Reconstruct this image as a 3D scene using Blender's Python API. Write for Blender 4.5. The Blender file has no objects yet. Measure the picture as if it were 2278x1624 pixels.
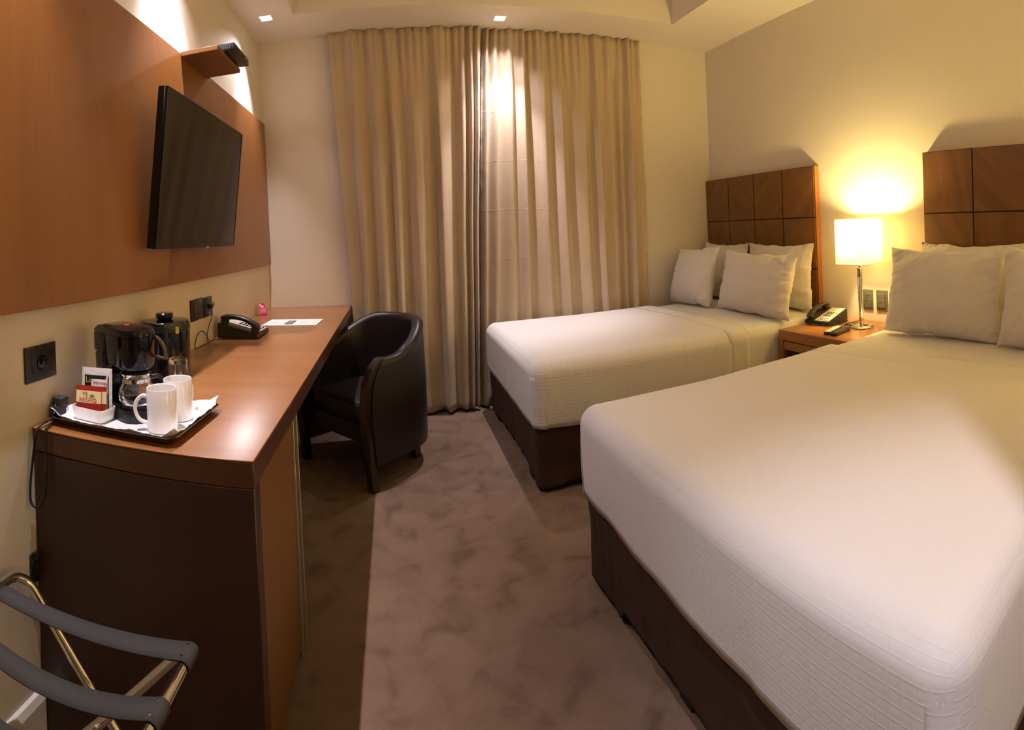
import bpy, bmesh, math, random
from mathutils import Vector, Matrix, noise
PI = math.pi
sc = bpy.context.scene
COL = sc.collection
random.seed(7)

# ------------------------------------------------------------------ room measures (metres)
XL, XR, YB, ZC = -0.910, 2.607, 3.689, 2.704
DESK_Z, DESK_X, DESK_Y0 = 0.7776, -0.316, 1.0636
YE = -2.6            # end of the entry corridor behind the camera
YC = -0.347
XC = 0.24            # corridor / bathroom wall corner

# ------------------------------------------------------------------ helpers
def lin(c):
    c = c / 255.0
    return c / 12.92 if c <= 0.04045 else ((c + 0.055) / 1.055) ** 2.4
def rgb(r, g, b): return (lin(r), lin(g), lin(b), 1.0)

def link(o, parent=None):
    COL.objects.link(o)
    if parent is not None: o.parent = parent
    return o
def tag(o, label=None, cat=None, group=None, kind=None):
    if label: o['label'] = label
    if cat: o['category'] = cat
    if group: o['group'] = group
    if kind: o['kind'] = kind
    return o
def thing(name, label, cat, loc=(0, 0, 0), rotz=0.0, group=None):
    o = bpy.data.objects.new(name, None); COL.objects.link(o)
    o.empty_display_size = 0.05
    o.location = loc; o.rotation_euler = (0, 0, rotz)
    return tag(o, label, cat, group)
def obj(name, bm, mat, parent=None, smooth=True, loc=None, rot=None, angle=40):
    me = bpy.data.meshes.new(name)
    bmesh.ops.recalc_face_normals(bm, faces=bm.faces[:])
    if smooth:
        for f in bm.faces: f.smooth = True
        for e in bm.edges:
            if len(e.link_faces) == 2 and e.calc_face_angle(0) > math.radians(angle): e.smooth = False
    bm.to_mesh(me); bm.free()
    if mat: me.materials.append(mat)
    o = bpy.data.objects.new(name, me)
    link(o, parent)
    if loc: o.location = loc
    if rot: o.rotation_euler = rot
    return o
def copy_tree(o, parent=None):
    c = o.copy(); COL.objects.link(c)
    c.parent = parent
    for ch in list(o.children): copy_tree(ch, c)
    return c

def B(): return bmesh.new()
def box(bm, lo, hi, bevel=0.0, seg=2, rot=None, at=None):
    lo = Vector(lo); hi = Vector(hi)
    r = bmesh.ops.create_cube(bm, size=1.0)
    vs = r['verts']
    c = (lo + hi) / 2; s = hi - lo
    for v in vs: v.co = Vector((v.co.x * s.x, v.co.y * s.y, v.co.z * s.z)) + c
    if bevel > 0:
        es = list({e for v in vs for e in v.link_edges})
        rr = bmesh.ops.bevel(bm, geom=es, offset=min(bevel, min(s) * 0.45), segments=seg, profile=0.5, affect='EDGES')
        vs = list({v for f in rr['faces'] for v in f.verts} | {v for v in vs if v.is_valid})
    if rot is not None:
        p = Vector(at) if at else c
        for v in vs: v.co = rot @ (v.co - p) + p
    return vs
def lathe(bm, prof, n=40, c=(0, 0, 0), cap=True, sx=1.0, sy=1.0):
    c = Vector(c); rings = []
    for r, z in prof:
        rings.append([bm.verts.new(c + Vector((r * sx * math.cos(2 * PI * i / n), r * sy * math.sin(2 * PI * i / n), z))) for i in range(n)])
    for a, b in zip(rings, rings[1:]):
        for i in range(n):
            bm.faces.new((a[i], a[(i + 1) % n], b[(i + 1) % n], b[i]))
    if cap:
        for rg in (rings[0], rings[-1]):
            try: bm.faces.new(rg)
            except ValueError: pass
    return rings
def catmull(pts, sub):
    pts = [Vector(p) for p in pts]
    if sub <= 1: return pts
    out = []
    P = [2 * pts[0] - pts[1]] + pts + [2 * pts[-1] - pts[-2]]
    for i in range(1, len(P) - 2):
        a, b, c, d = P[i - 1], P[i], P[i + 1], P[i + 2]
        for k in range(sub):
            t = k / sub
            out.append(0.5 * (2 * b + (c - a) * t + (2 * a - 5 * b + 4 * c - d) * t * t + (3 * b - a - 3 * c + d) * t ** 3))
    out.append(pts[-1]); return out
def tube(bm, pts, r, n=12, sub=1, rx=None, cap=True):
    """Round (or rx by r oval) tube along the points."""
    P = catmull(pts, sub); rings = []
    T = [(P[min(i + 1, len(P) - 1)] - P[max(i - 1, 0)]).normalized() for i in range(len(P))]
    ref = Vector((0, 0, 1)) if abs(T[0].z) < 0.9 else Vector((0, 1, 0))
    nrm = T[0].cross(ref).normalized()
    for p, t in zip(P, T):
        nrm = (nrm - t * nrm.dot(t)).normalized()
        b = t.cross(nrm)
        rr = r(len(rings) / max(1, len(P) - 1)) if callable(r) else r
        ra = rr if rx is None else rx
        rings.append([bm.verts.new(p + nrm * (ra * math.cos(2 * PI * i / n)) + b * (rr * math.sin(2 * PI * i / n))) for i in range(n)])
    for a, b in zip(rings, rings[1:]):
        for i in range(n): bm.faces.new((a[i], a[(i + 1) % n], b[(i + 1) % n], b[i]))
    if cap:
        bm.faces.new(rings[0]); bm.faces.new(rings[-1])
    return rings
def prism(bm, poly, axis, a, b):
    """Extrude a 2-D outline along axis (0,1,2) from a to b. poly gives the other two coordinates in order."""
    def mk(p, t):
        q = [p[0], p[1]]; q.insert(axis, t); return bm.verts.new(q)
    A = [mk(p, a) for p in poly]; Bv = [mk(p, b) for p in poly]
    n = len(poly)
    bm.faces.new(A); bm.faces.new(Bv)
    for i in range(n): bm.faces.new((A[i], A[(i + 1) % n], Bv[(i + 1) % n], Bv[i]))
def grid(bm, fn, nu, nv, uvfn=None, closed_u=False):
    V = [[bm.verts.new(fn(i / nu, j / nv)) for j in range(nv + 1)] for i in range(nu + (0 if closed_u else 1))]
    uvl = bm.loops.layers.uv.verify() if uvfn else None
    N = len(V)
    for i in range(nu):
        for j in range(nv):
            f = bm.faces.new((V[i][j], V[(i + 1) % N][j], V[(i + 1) % N][j + 1], V[i][j + 1]))
            if uvfn:
                for l, (a, b) in zip(f.loops, ((i, j), (i + 1, j), (i + 1, j + 1), (i, j + 1))): l[uvl].uv = uvfn(a / nu, b / nv)
    return V
def nz(x, y=0.0, z=0.0): return noise.noise(Vector((x, y, z)))
def sstep(a, b, x):
    t = min(1, max(0, (x - a) / (b - a))); return t * t * (3 - 2 * t)

# ------------------------------------------------------------------ materials
def mat(name, color, rough=0.5, metal=0.0, spec=0.5, bump=None, coat=0.0, trans=0.0, ior=1.45, emit=None, estr=0.0, sheen=0.0):
    m = bpy.data.materials.new(name); m.use_nodes = True
    p = m.node_tree.nodes['Principled BSDF']
    p.inputs['Base Color'].default_value = color
    p.inputs['Roughness'].default_value = rough
    p.inputs['Metallic'].default_value = metal
    p.inputs['Specular IOR Level'].default_value = spec
    p.inputs['Coat Weight'].default_value = coat
    p.inputs['Transmission Weight'].default_value = trans
    p.inputs['IOR'].default_value = ior
    p.inputs['Sheen Weight'].default_value = sheen
    if emit:
        p.inputs['Emission Color'].default_value = emit; p.inputs['Emission Strength'].default_value = estr
    if bump:
        nt = m.node_tree; N = nt.nodes
        tc = N.new('ShaderNodeTexCoord'); t = N.new('ShaderNodeTexNoise'); b = N.new('ShaderNodeBump')
        t.inputs['Scale'].default_value = bump[0]; t.inputs['Detail'].default_value = 4
        b.inputs['Strength'].default_value = bump[1]; b.inputs['Distance'].default_value = 0.01
        nt.links.new(tc.outputs['Object'], t.inputs['Vector']); nt.links.new(t.outputs['Fac'], b.inputs['Height'])
        nt.links.new(b.outputs['Normal'], p.inputs['Normal'])
    return m
def ramp(N, stops):
    r = N.new('ShaderNodeValToRGB'); e = r.color_ramp.elements
    while len(e) < len(stops): e.new(0.5)
    for k, (pos, c) in zip(e, stops): k.position = pos; k.color = c
    return r
def wood(name, dark, light, grain=0, scale=1.0, rough=0.35, coat=0.25, uv=False, mid=None, contrast=1.0, rings=5.0):
    """Veneer: noise stretched along the grain axis plus fine pore streaks."""
    m = bpy.data.materials.new(name); m.use_nodes = True
    nt = m.node_tree; N = nt.nodes; L = nt.links
    p = N['Principled BSDF']
    tc = N.new('ShaderNodeTexCoord'); mp = N.new('ShaderNodeMapping'); mp2 = N.new('ShaderNodeMapping')
    s = [7.0 * scale] * 3; s[grain] = 0.9 * scale
    s2 = [160.0 * scale] * 3; s2[grain] = 3.5 * scale
    mp.inputs['Scale'].default_value = s; mp2.inputs['Scale'].default_value = s2
    src = tc.outputs['UV' if uv else 'Object']
    L.new(src, mp.inputs['Vector']); L.new(src, mp2.inputs['Vector'])
    n1 = N.new('ShaderNodeTexNoise'); n1.inputs['Scale'].default_value = 1.0; n1.inputs['Detail'].default_value = 5; n1.inputs['Distortion'].default_value = 1.4
    n2 = N.new('ShaderNodeTexNoise'); n2.inputs['Scale'].default_value = 1.0; n2.inputs['Detail'].default_value = 3
    L.new(mp.outputs[0], n1.inputs['Vector']); L.new(mp2.outputs[0], n2.inputs['Vector'])
    w = N.new('ShaderNodeMath'); w.operation = 'MULTIPLY_ADD'; w.inputs[1].default_value = rings; w.inputs[2].default_value = 0.0
    L.new(n1.outputs['Fac'], w.inputs[0])
    fr = N.new('ShaderNodeMath'); fr.operation = 'PINGPONG'; fr.inputs[1].default_value = 1.0
    L.new(w.outputs[0], fr.inputs[0])
    mx = N.new('ShaderNodeMath'); mx.operation = 'MULTIPLY_ADD'; mx.inputs[1].default_value = 0.45
    L.new(fr.outputs[0], mx.inputs[0])
    mu = N.new('ShaderNodeMath'); mu.operation = 'MULTIPLY'; mu.inputs[1].default_value = 0.6
    L.new(n2.outputs['Fac'], mu.inputs[0]); L.new(mu.outputs[0], mx.inputs[2])
    md = mid or tuple((a + b) / 2 for a, b in zip(dark, light))
    h = 0.28 * contrast
    r = ramp(N, [(0.5 - h, dark), (0.5, md), (0.5 + h, light)])
    L.new(mx.outputs[0], r.inputs[0]); L.new(r.outputs[0], p.inputs['Base Color'])
    p.inputs['Roughness'].default_value = rough; p.inputs['Coat Weight'].default_value = coat; p.inputs['Coat Roughness'].default_value = 0.28
    bp = N.new('ShaderNodeBump'); bp.inputs['Strength'].default_value = 0.05; bp.inputs['Distance'].default_value = 0.002
    L.new(n2.outputs['Fac'], bp.inputs['Height']); L.new(bp.outputs[0], p.inputs['Normal'])
    return m

def plaster(name, color):
    return mat(name, color, rough=0.75, spec=0.2, bump=(220, 0.03))
M = {}
M['wall'] = plaster('cream wall paint', (0.73, 0.675, 0.59, 1))
M['ceil'] = plaster('ceiling paint', (0.76, 0.705, 0.645, 1))
M['base'] = mat('white baseboard paint', (0.75, 0.71, 0.66, 1), 0.4)
M['panel'] = wood('cherry wall veneer', (0.182, 0.066, 0.0135, 1), (0.255, 0.100, 0.0215, 1), grain=2, scale=0.55, rough=0.42, coat=0.12, rings=2.4, contrast=1.3)
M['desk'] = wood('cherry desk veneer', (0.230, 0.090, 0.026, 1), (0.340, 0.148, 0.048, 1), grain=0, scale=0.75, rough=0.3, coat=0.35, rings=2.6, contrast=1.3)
M['deskside'] = wood('cherry side veneer with painted shade', (0.019, 0.0065, 0.0020, 1), (0.034, 0.0118, 0.0036, 1), grain=2, scale=0.5, rough=0.42, coat=0.12, rings=2.2, contrast=1.3)  # desk cherry with the shade of the end panel put into its colour
M['deskdoor'] = wood('cherry door veneer', (0.125, 0.056, 0.0130, 1), (0.180, 0.083, 0.0205, 1), grain=2, scale=0.5, rough=0.45, coat=0.08, rings=2.2, contrast=1.3)
M['night'] = wood('honey cherry veneer', (0.25, 0.090, 0.022, 1), (0.40, 0.165, 0.045, 1), grain=1, scale=0.7, rough=0.25, coat=0.4, rings=2.6, contrast=1.3)
M['headtile'] = wood('walnut burl square', (0.095, 0.0385, 0.0095, 1), (0.185, 0.0800, 0.0195, 1), grain=0, scale=1.3, rough=0.40, coat=0.15, uv=True, rings=3.0, contrast=1.3)
M['headedge'] = wood('orange cherry edge', (0.25, 0.085, 0.020, 1), (0.33, 0.120, 0.03, 1), grain=2, scale=1.0, rough=0.4, rings=2.4)
M['deskedge'] = wood('dark cherry edge with painted shade', (0.048, 0.017, 0.0050, 1), (0.072, 0.026, 0.0078, 1), grain=0, scale=0.6, rough=0.35, coat=0.2, rings=2.2, contrast=1.3)  # darker veneer, with the shade on the desk's edge faces painted in too
M['groove'] = mat('dark groove', (0.012, 0.006, 0.003, 1), 0.7)
M['chairwood'] = wood('espresso wood', (0.008, 0.003, 0.0025, 1), (0.018, 0.0065, 0.0045, 1), grain=2, scale=1.5, rough=0.25, coat=0.4)
M['black'] = mat('black plastic', (0.010, 0.010, 0.011, 1), 0.32, spec=0.5)
M['gloss'] = mat('glossy black plastic', (0.005, 0.005, 0.006, 1), 0.10, spec=0.45)
M['matte'] = mat('matte black plastic', (0.016, 0.014, 0.013, 1), 0.55)
M['leather'] = mat('black leather', (0.017, 0.013, 0.014, 1), 0.36, spec=0.55, bump=(90, 0.10))
M['chrome'] = mat('chrome', (0.86, 0.84, 0.80, 1), 0.07, metal=1.0)
M['alu'] = mat('satin aluminium', (0.50, 0.46, 0.38, 1), 0.42, metal=0.35)
M['strap'] = mat('black webbing', (0.050, 0.047, 0.046, 1), 0.85, spec=0.25, bump=(700, 0.12))
M['rubber'] = mat('black rubber', (0.012, 0.012, 0.012, 1), 0.6)
M['cable'] = mat('black cable', (0.010, 0.010, 0.010, 1), 0.45)
M['ceramic'] = mat('white glazed ceramic', (0.86, 0.84, 0.82, 1), 0.12, spec=0.5, coat=0.4)
M['paper'] = mat('white paper', (0.86, 0.85, 0.84, 1), 0.8, spec=0.2, bump=(60, 0.25))
M['napkin'] = mat('white tissue napkin', (0.88, 0.86, 0.88, 1), 0.9, spec=0.1, bump=(120, 0.35))
M['red'] = mat('dark red print', rgb(168, 38, 30), 0.55)
M['cream'] = mat('cream print', rgb(240, 222, 170), 0.6)
M['redink'] = mat('red ink', rgb(180, 40, 30), 0.6)
M['green'] = mat('green ink', rgb(70, 140, 70), 0.6)
M['yellow'] = mat('yellow ink', rgb(225, 200, 40), 0.6)
M['inkdark'] = mat('dark print', (0.02, 0.02, 0.022, 1), 0.5)
M['inknavy'] = mat('navy print', rgb(52, 55, 72), 0.6)
M['inkgrey'] = mat('pale grey print', rgb(196, 192, 186), 0.7)
M['pink'] = mat('magenta card', rgb(214, 40, 120), 0.5)
M['pinkpale'] = mat('pale pink print', rgb(232, 120, 180), 0.5)
M['tvscreen'] = mat('television screen', (0.006, 0.006, 0.006, 1), 0.08, spec=0.75)
M['outlet'] = mat('graphite wall plate', (0.020, 0.018, 0.017, 1), 0.35)
M['outletgrey'] = mat('grey wall plate', (0.11, 0.098, 0.085, 1), 0.35)
M['keypad'] = mat('cream phone face', rgb(225, 215, 200), 0.45)
M['phone'] = mat('charcoal phone plastic', (0.022, 0.021, 0.019, 1), 0.35)
M['phonelight'] = mat('satin charcoal plastic', (0.06, 0.055, 0.045, 1), 0.3)
M['sheet'] = mat('white cotton sheet', (0.72, 0.70, 0.69, 1), 0.85, spec=0.15, bump=(35, 0.10), sheen=0.1)
M['pillow'] = mat('white cotton pillowcase', (0.74, 0.715, 0.70, 1), 0.85, spec=0.15, bump=(28, 0.14), sheen=0.1)
M['legblack'] = mat('black bed leg', (0.01, 0.008, 0.007, 1), 0.5)
M['amber'] = mat('smoked amber plastic', (0.10, 0.065, 0.035, 1), 0.15, coat=0.3)
M['traysteel'] = mat('dark brown lacquer tray', (0.030, 0.018, 0.015, 1), 0.18, coat=0.5)
M['bulb'] = mat('lit halogen bulb', (1, 1, 1, 1), 0.5, emit=(1.0, 0.95, 0.88, 1), estr=16)
M['reflector'] = mat('white fitting reflector', (0.9, 0.88, 0.85, 1), 0.25, spec=0.6)

def glass(name, color=(1, 1, 1, 1), rough=0.0, ior=1.45):
    m = bpy.data.materials.new(name); m.use_nodes = True
    nt = m.node_tree; N = nt.nodes; L = nt.links
    N.remove(N['Principled BSDF'])
    g = N.new('ShaderNodeBsdfGlass'); g.inputs['Color'].default_value = color; g.inputs['IOR'].default_value = ior; g.inputs['Roughness'].default_value = rough
    L.new(g.outputs[0], N['Material Output'].inputs['Surface'])
    return m
def film(name, alpha, tint=(1, 1, 1, 1)):
    m = bpy.data.materials.new(name); m.use_nodes = True
    nt = m.node_tree; N = nt.nodes; L = nt.links
    N.remove(N['Principled BSDF'])
    t = N.new('ShaderNodeBsdfTransparent'); t.inputs[0].default_value = tint
    gl = N.new('ShaderNodeBsdfGlossy'); gl.inputs['Roughness'].default_value = 0.08
    fr = N.new('ShaderNodeFresnel'); fr.inputs['IOR'].default_value = 1.4
    ad = N.new('ShaderNodeMath'); ad.operation = 'ADD'; ad.inputs[1].default_value = alpha
    mx = N.new('ShaderNodeMixShader')
    L.new(fr.outputs[0], ad.inputs[0]); L.new(ad.outputs[0], mx.inputs[0])
    L.new(t.outputs[0], mx.inputs[1]); L.new(gl.outputs[0], mx.inputs[2])
    L.new(mx.outputs[0], N['Material Output'].inputs['Surface'])
    return m
M['glass'] = glass('clear glass')
M['thinglass'] = film('thin clear glass', 0.04, (0.93, 0.95, 0.95, 1))
M['cello'] = film('clear cellophane', 0.03)
M['smokelid'] = film('smoked clear lid', 0.10, (0.25, 0.25, 0.25, 1))

def carpet_mat():
    m = bpy.data.materials.new('taupe cut pile carpet'); m.use_nodes = True
    nt = m.node_tree; N = nt.nodes; L = nt.links; p = N['Principled BSDF']
    tc = N.new('ShaderNodeTexCoord')
    a = N.new('ShaderNodeTexNoise'); a.inputs['Scale'].default_value = 7.5; a.inputs['Detail'].default_value = 5; a.inputs['Distortion'].default_value = 0.6
    b = N.new('ShaderNodeTexNoise'); b.inputs['Scale'].default_value = 260; b.inputs['Detail'].default_value = 2
    L.new(tc.outputs['Object'], a.inputs['Vector']); L.new(tc.outputs['Object'], b.inputs['Vector'])
    r = ramp(N, [(0.30, (0.135, 0.084, 0.056, 1)), (0.45, (0.200, 0.127, 0.086, 1)), (0.62, (0.228, 0.147, 0.101, 1))])
    L.new(a.outputs['Fac'], r.inputs[0])
    mx = N.new('ShaderNodeMixRGB'); mx.blend_type = 'MULTIPLY'; mx.inputs[0].default_value = 0.35
    L.new(r.outputs[0], mx.inputs[1]); L.new(b.outputs['Fac'], mx.inputs[2])
    L.new(mx.outputs[0], p.inputs['Base Color'])
    p.inputs['Roughness'].default_value = 0.95; p.inputs['Specular IOR Level'].default_value = 0.08; p.inputs['Sheen Weight'].default_value = 0.15
    bp = N.new('ShaderNodeBump'); bp.inputs['Strength'].default_value = 0.35; bp.inputs['Distance'].default_value = 0.004
    L.new(b.outputs['Fac'], bp.inputs['Height']); L.new(bp.outputs[0], p.inputs['Normal'])
    return m
M['carpet'] = carpet_mat()

def waffle_mat(strength=0.36, cell_=0.034):
    """White waffle-weave coverlet: a raised lattice every 3.4 cm, in the cloth's own unrolled UV."""
    m = bpy.data.materials.new('white waffle weave coverlet'); m.use_nodes = True
    nt = m.node_tree; N = nt.nodes; L = nt.links; p = N['Principled BSDF']
    p.inputs['Base Color'].default_value = (0.70, 0.68, 0.675, 1); p.inputs['Roughness'].default_value = 0.85
    p.inputs['Specular IOR Level'].default_value = 0.15; p.inputs['Sheen Weight'].default_value = 0.1
    uv = N.new('ShaderNodeUVMap'); sp = N.new('ShaderNodeSeparateXYZ'); L.new(uv.outputs[0], sp.inputs[0])
    lines = []
    for ax, cell in ((0, cell_), (1, cell_)):
        d = N.new('ShaderNodeMath'); d.operation = 'DIVIDE'; d.inputs[1].default_value = cell; L.new(sp.outputs[ax], d.inputs[0])
        f = N.new('ShaderNodeMath'); f.operation = 'PINGPONG'; f.inputs[1].default_value = 0.5; L.new(d.outputs[0], f.inputs[0])
        lines.append(f)
    mn = N.new('ShaderNodeMath'); mn.operation = 'MINIMUM'; L.new(lines[0].outputs[0], mn.inputs[0]); L.new(lines[1].outputs[0], mn.inputs[1])
    mr = N.new('ShaderNodeMapRange'); mr.interpolation_type = 'SMOOTHSTEP'
    mr.inputs[1].default_value = 0.0; mr.inputs[2].default_value = 0.13; mr.inputs[3].default_value = 1.0; mr.inputs[4].default_value = 0.0
    L.new(mn.outputs[0], mr.inputs[0])
    # a low round button in each cell
    sq = []
    for f in lines:
        s = N.new('ShaderNodeMath'); s.operation = 'SUBTRACT'; s.inputs[0].default_value = 0.5; L.new(f.outputs[0], s.inputs[1])
        q = N.new('ShaderNodeMath'); q.operation = 'MULTIPLY'; L.new(s.outputs[0], q.inputs[0]); L.new(s.outputs[0], q.inputs[1]); sq.append(q)
    ad = N.new('ShaderNodeMath'); ad.operation = 'ADD'; L.new(sq[0].outputs[0], ad.inputs[0]); L.new(sq[1].outputs[0], ad.inputs[1])
    mb = N.new('ShaderNodeMapRange'); mb.interpolation_type = 'SMOOTHSTEP'
    mb.inputs[1].default_value = 0.02; mb.inputs[2].default_value = 0.10; mb.inputs[3].default_value = 0.45; mb.inputs[4].default_value = 0.0
    L.new(ad.outputs[0], mb.inputs[0])
    h = N.new('ShaderNodeMath'); h.operation = 'ADD'; L.new(mr.outputs[0], h.inputs[0]); L.new(mb.outputs[0], h.inputs[1])
    ns = N.new('ShaderNodeTexNoise'); ns.inputs['Scale'].default_value = 500; L.new(uv.outputs[0], ns.inputs['Vector'])
    h2 = N.new('ShaderNodeMath'); h2.operation = 'MULTIPLY_ADD'; h2.inputs[1].default_value = 0.15; L.new(ns.outputs['Fac'], h2.inputs[0]); L.new(h.outputs[0], h2.inputs[2])
    bp = N.new('ShaderNodeBump'); bp.inputs['Strength'].default_value = strength; bp.inputs['Distance'].default_value = 0.0020
    L.new(h2.outputs[0], bp.inputs['Height']); L.new(bp.outputs[0], p.inputs['Normal'])
    return m
M['waffle'] = waffle_mat()
M['waffle_fine'] = waffle_mat(0.15, 0.024)

def skirt_mat():
    m = mat('dark brown bed skirt cloth', (0.045, 0.022, 0.016, 1), 0.7, spec=0.3)
    nt = m.node_tree; N = nt.nodes; L = nt.links
    tc = N.new('ShaderNodeTexCoord'); mp = N.new('ShaderNodeMapping'); mp.inputs['Scale'].default_value = (14, 14, 0.6)
    n = N.new('ShaderNodeTexNoise'); n.inputs['Scale'].default_value = 2; n.inputs['Detail'].default_value = 4
    b = N.new('ShaderNodeBump'); b.inputs['Strength'].default_value = 0.5; b.inputs['Distance'].default_value = 0.02
    L.new(tc.outputs['Object'], mp.inputs[0]); L.new(mp.outputs[0], n.inputs['Vector']); L.new(n.outputs['Fac'], b.inputs['Height'])
    L.new(b.outputs[0], N['Principled BSDF'].inputs['Normal'])
    return m
M['skirt'] = skirt_mat()

def curtain_mat():
    """Beige satin with pressed packing creases about every 33 cm of height."""
    m = mat('beige satin curtain', (0.50, 0.40, 0.285, 1), 0.42, spec=0.35, sheen=0.2)
    nt = m.node_tree; N = nt.nodes; L = nt.links; p = N['Principled BSDF']
    tc = N.new('ShaderNodeTexCoord'); sp = N.new('ShaderNodeSeparateXYZ'); L.new(tc.outputs['Object'], sp.inputs[0])
    wob = N.new('ShaderNodeTexNoise'); wob.inputs['Scale'].default_value = 3; L.new(tc.outputs['Object'], wob.inputs['Vector'])
    a = N.new('ShaderNodeMath'); a.operation = 'MULTIPLY_ADD'; a.inputs[1].default_value = 0.02; L.new(wob.outputs['Fac'], a.inputs[0]); L.new(sp.outputs[2], a.inputs[2])
    d = N.new('ShaderNodeMath'); d.operation = 'DIVIDE'; d.inputs[1].default_value = 0.352; L.new(a.outputs[0], d.inputs[0])
    f = N.new('ShaderNodeMath'); f.operation = 'PINGPONG'; f.inputs[1].default_value = 0.5; L.new(d.outputs[0], f.inputs[0])
    mr = N.new('ShaderNodeMapRange'); mr.inputs[1].default_value = 0.0; mr.inputs[2].default_value = 0.012; mr.inputs[3].default_value = 1.0; mr.inputs[4].default_value = 0.0
    L.new(f.outputs[0], mr.inputs[0])
    g = N.new('ShaderNodeTexNoise'); g.inputs['Scale'].default_value = 30; g.inputs['Detail'].default_value = 4; L.new(tc.outputs['Object'], g.inputs['Vector'])
    mp = N.new('ShaderNodeMapping'); mp.inputs['Scale'].default_value = (500, 500, 30); L.new(tc.outputs['Object'], mp.inputs[0])
    wv = N.new('ShaderNodeTexNoise'); wv.inputs['Scale'].default_value = 1; L.new(mp.outputs[0], wv.inputs['Vector'])
    s1 = N.new('ShaderNodeMath'); s1.operation = 'MULTIPLY_ADD'; s1.inputs[1].default_value = 0.45
    cw = N.new('ShaderNodeMath'); cw.operation = 'MULTIPLY'; cw.inputs[1].default_value = 0.22; L.new(mr.outputs[0], cw.inputs[0])
    L.new(g.outputs['Fac'], s1.inputs[0]); L.new(cw.outputs[0], s1.inputs[2])
    s2 = N.new('ShaderNodeMath'); s2.operation = 'MULTIPLY_ADD'; s2.inputs[1].default_value = 0.12; L.new(wv.outputs['Fac'], s2.inputs[0]); L.new(s1.outputs[0], s2.inputs[2])
    b = N.new('ShaderNodeBump'); b.inputs['Strength'].default_value = 0.35; b.inputs['Distance'].default_value = 0.006
    L.new(s2.outputs[0], b.inputs['Height']); L.new(b.outputs[0], p.inputs['Normal'])
    return m
M['curtain'] = curtain_mat()

def shade_mat():
    m = bpy.data.materials.new('white fabric lamp shade'); m.use_nodes = True
    nt = m.node_tree; N = nt.nodes; L = nt.links
    N.remove(N['Principled BSDF'])
    d = N.new('ShaderNodeBsdfDiffuse'); d.inputs[0].default_value = (0.85, 0.80, 0.70, 1)
    t = N.new('ShaderNodeBsdfTranslucent'); t.inputs[0].default_value = (0.50, 0.42, 0.26, 1)
    mx = N.new('ShaderNodeMixShader'); mx.inputs[0].default_value = 0.5
    L.new(d.outputs[0], mx.inputs[1]); L.new(t.outputs[0], mx.inputs[2]); L.new(mx.outputs[0], N['Material Output'].inputs['Surface'])
    return m
M['shade'] = shade_mat()
M['shadetrim'] = mat('cream shade binding', (0.65, 0.52, 0.33, 1), 0.7)

# ------------------------------------------------------------------ the room
def struct(name, bm, m, smooth=False):
    o = obj(name, bm, m, smooth=smooth); o['kind'] = 'structure'; return o
T = 0.12
b = B(); box(b, (XL - T, YE - T, -0.1), (XR + T, YB + T, 0)); struct('floor', b, M['carpet'])
b = B(); box(b, (XL - T, YE - T, 0), (XL, YB + T, 3.1)); struct('wall_left', b, M['wall'])
b = B(); box(b, (XL, YB, 0), (XR, YB + T, 3.1)); struct('wall_back', b, M['wall'])
b = B(); box(b, (XR, YC, 0), (XR + T, YB + T, 3.1)); struct('wall_right', b, M['wall'])
b = B(); box(b, (XC, YE, 0), (XR + T, YC, 3.1)); struct('wall_front', b, M['wall'])
b = B(); box(b, (XL, YE - T, 0), (XC, YE, 3.1)); struct('wall_entry', b, M['wall'])
b = B()
prism(b, [(XL, 0), (XL + 0.016, 0), (XL + 0.016, 0.085), (XL + 0.010, 0.105), (XL, 0.108)], 1, YE, DESK_Y0 - 0.002)
# prism along y expects (x, z) pairs
struct('baseboard_left', b, M['base'])

# soffit ceiling with a raised tray and square openings for the downlights
TRAY = (-0.565, 0.55, 2.03, 3.275)
SPOTS = [(-0.742, 3.262), (0.801, 3.471), (-0.742, 2.06), (-0.742, 0.86), (0.03, -0.545)]
HS = 0.038
xs = sorted({XL, XC, XR, TRAY[0], TRAY[2]} | {s[0] + k * HS for s in SPOTS for k in (-1, 1)})
ys = sorted({YE, YC, YB, TRAY[1], TRAY[3]} | {s[1] + k * HS for s in SPOTS for k in (-1, 1)})
b = B()
def vcache():
    d = {}
    def g(p):
        k = tuple(round(c, 5) for c in p)
        if k not in d: d[k] = b.verts.new(p)
        return d[k]
    return g
vv = vcache()
def quad(*p): b.faces.new([vv(q) for q in p])
ZT = 2.98
for i in range(len(xs) - 1):
    for j in range(len(ys) - 1):
        x0, x1, y0, y1 = xs[i], xs[i + 1], ys[j], ys[j + 1]
        cx, cy = (x0 + x1) / 2, (y0 + y1) / 2
        if cx > XC and cy < YC: continue
        if any(abs(cx - s[0]) < HS and abs(cy - s[1]) < HS for s in SPOTS): continue
        if TRAY[0] < cx < TRAY[2] and TRAY[1] < cy < TRAY[3]:
            quad((x0, y0, ZT), (x1, y0, ZT), (x1, y1, ZT), (x0, y1, ZT))
        else:
            quad((x0, y0, ZC), (x1, y0, ZC), (x1, y1, ZC), (x0, y1, ZC))
tx = [x for x in xs if TRAY[0] <= x <= TRAY[2]]; ty = [y for y in ys if TRAY[1] <= y <= TRAY[3]]
for xx in (TRAY[0], TRAY[2]):
    for a, c in zip(ty, ty[1:]): quad((xx, a, ZC), (xx, c, ZC), (xx, c, ZT), (xx, a, ZT))
for yy in (TRAY[1], TRAY[3]):
    for a, c in zip(tx, tx[1:]): quad((a, yy, ZC), (c, yy, ZC), (c, yy, ZT), (a, yy, ZT))
# slab above, so that no light leaks into the void over the soffit
box(b, (XL, YE, 3.04), (XR, YB, 3.1))
struct('ceiling', b, M['ceil'])

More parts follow.
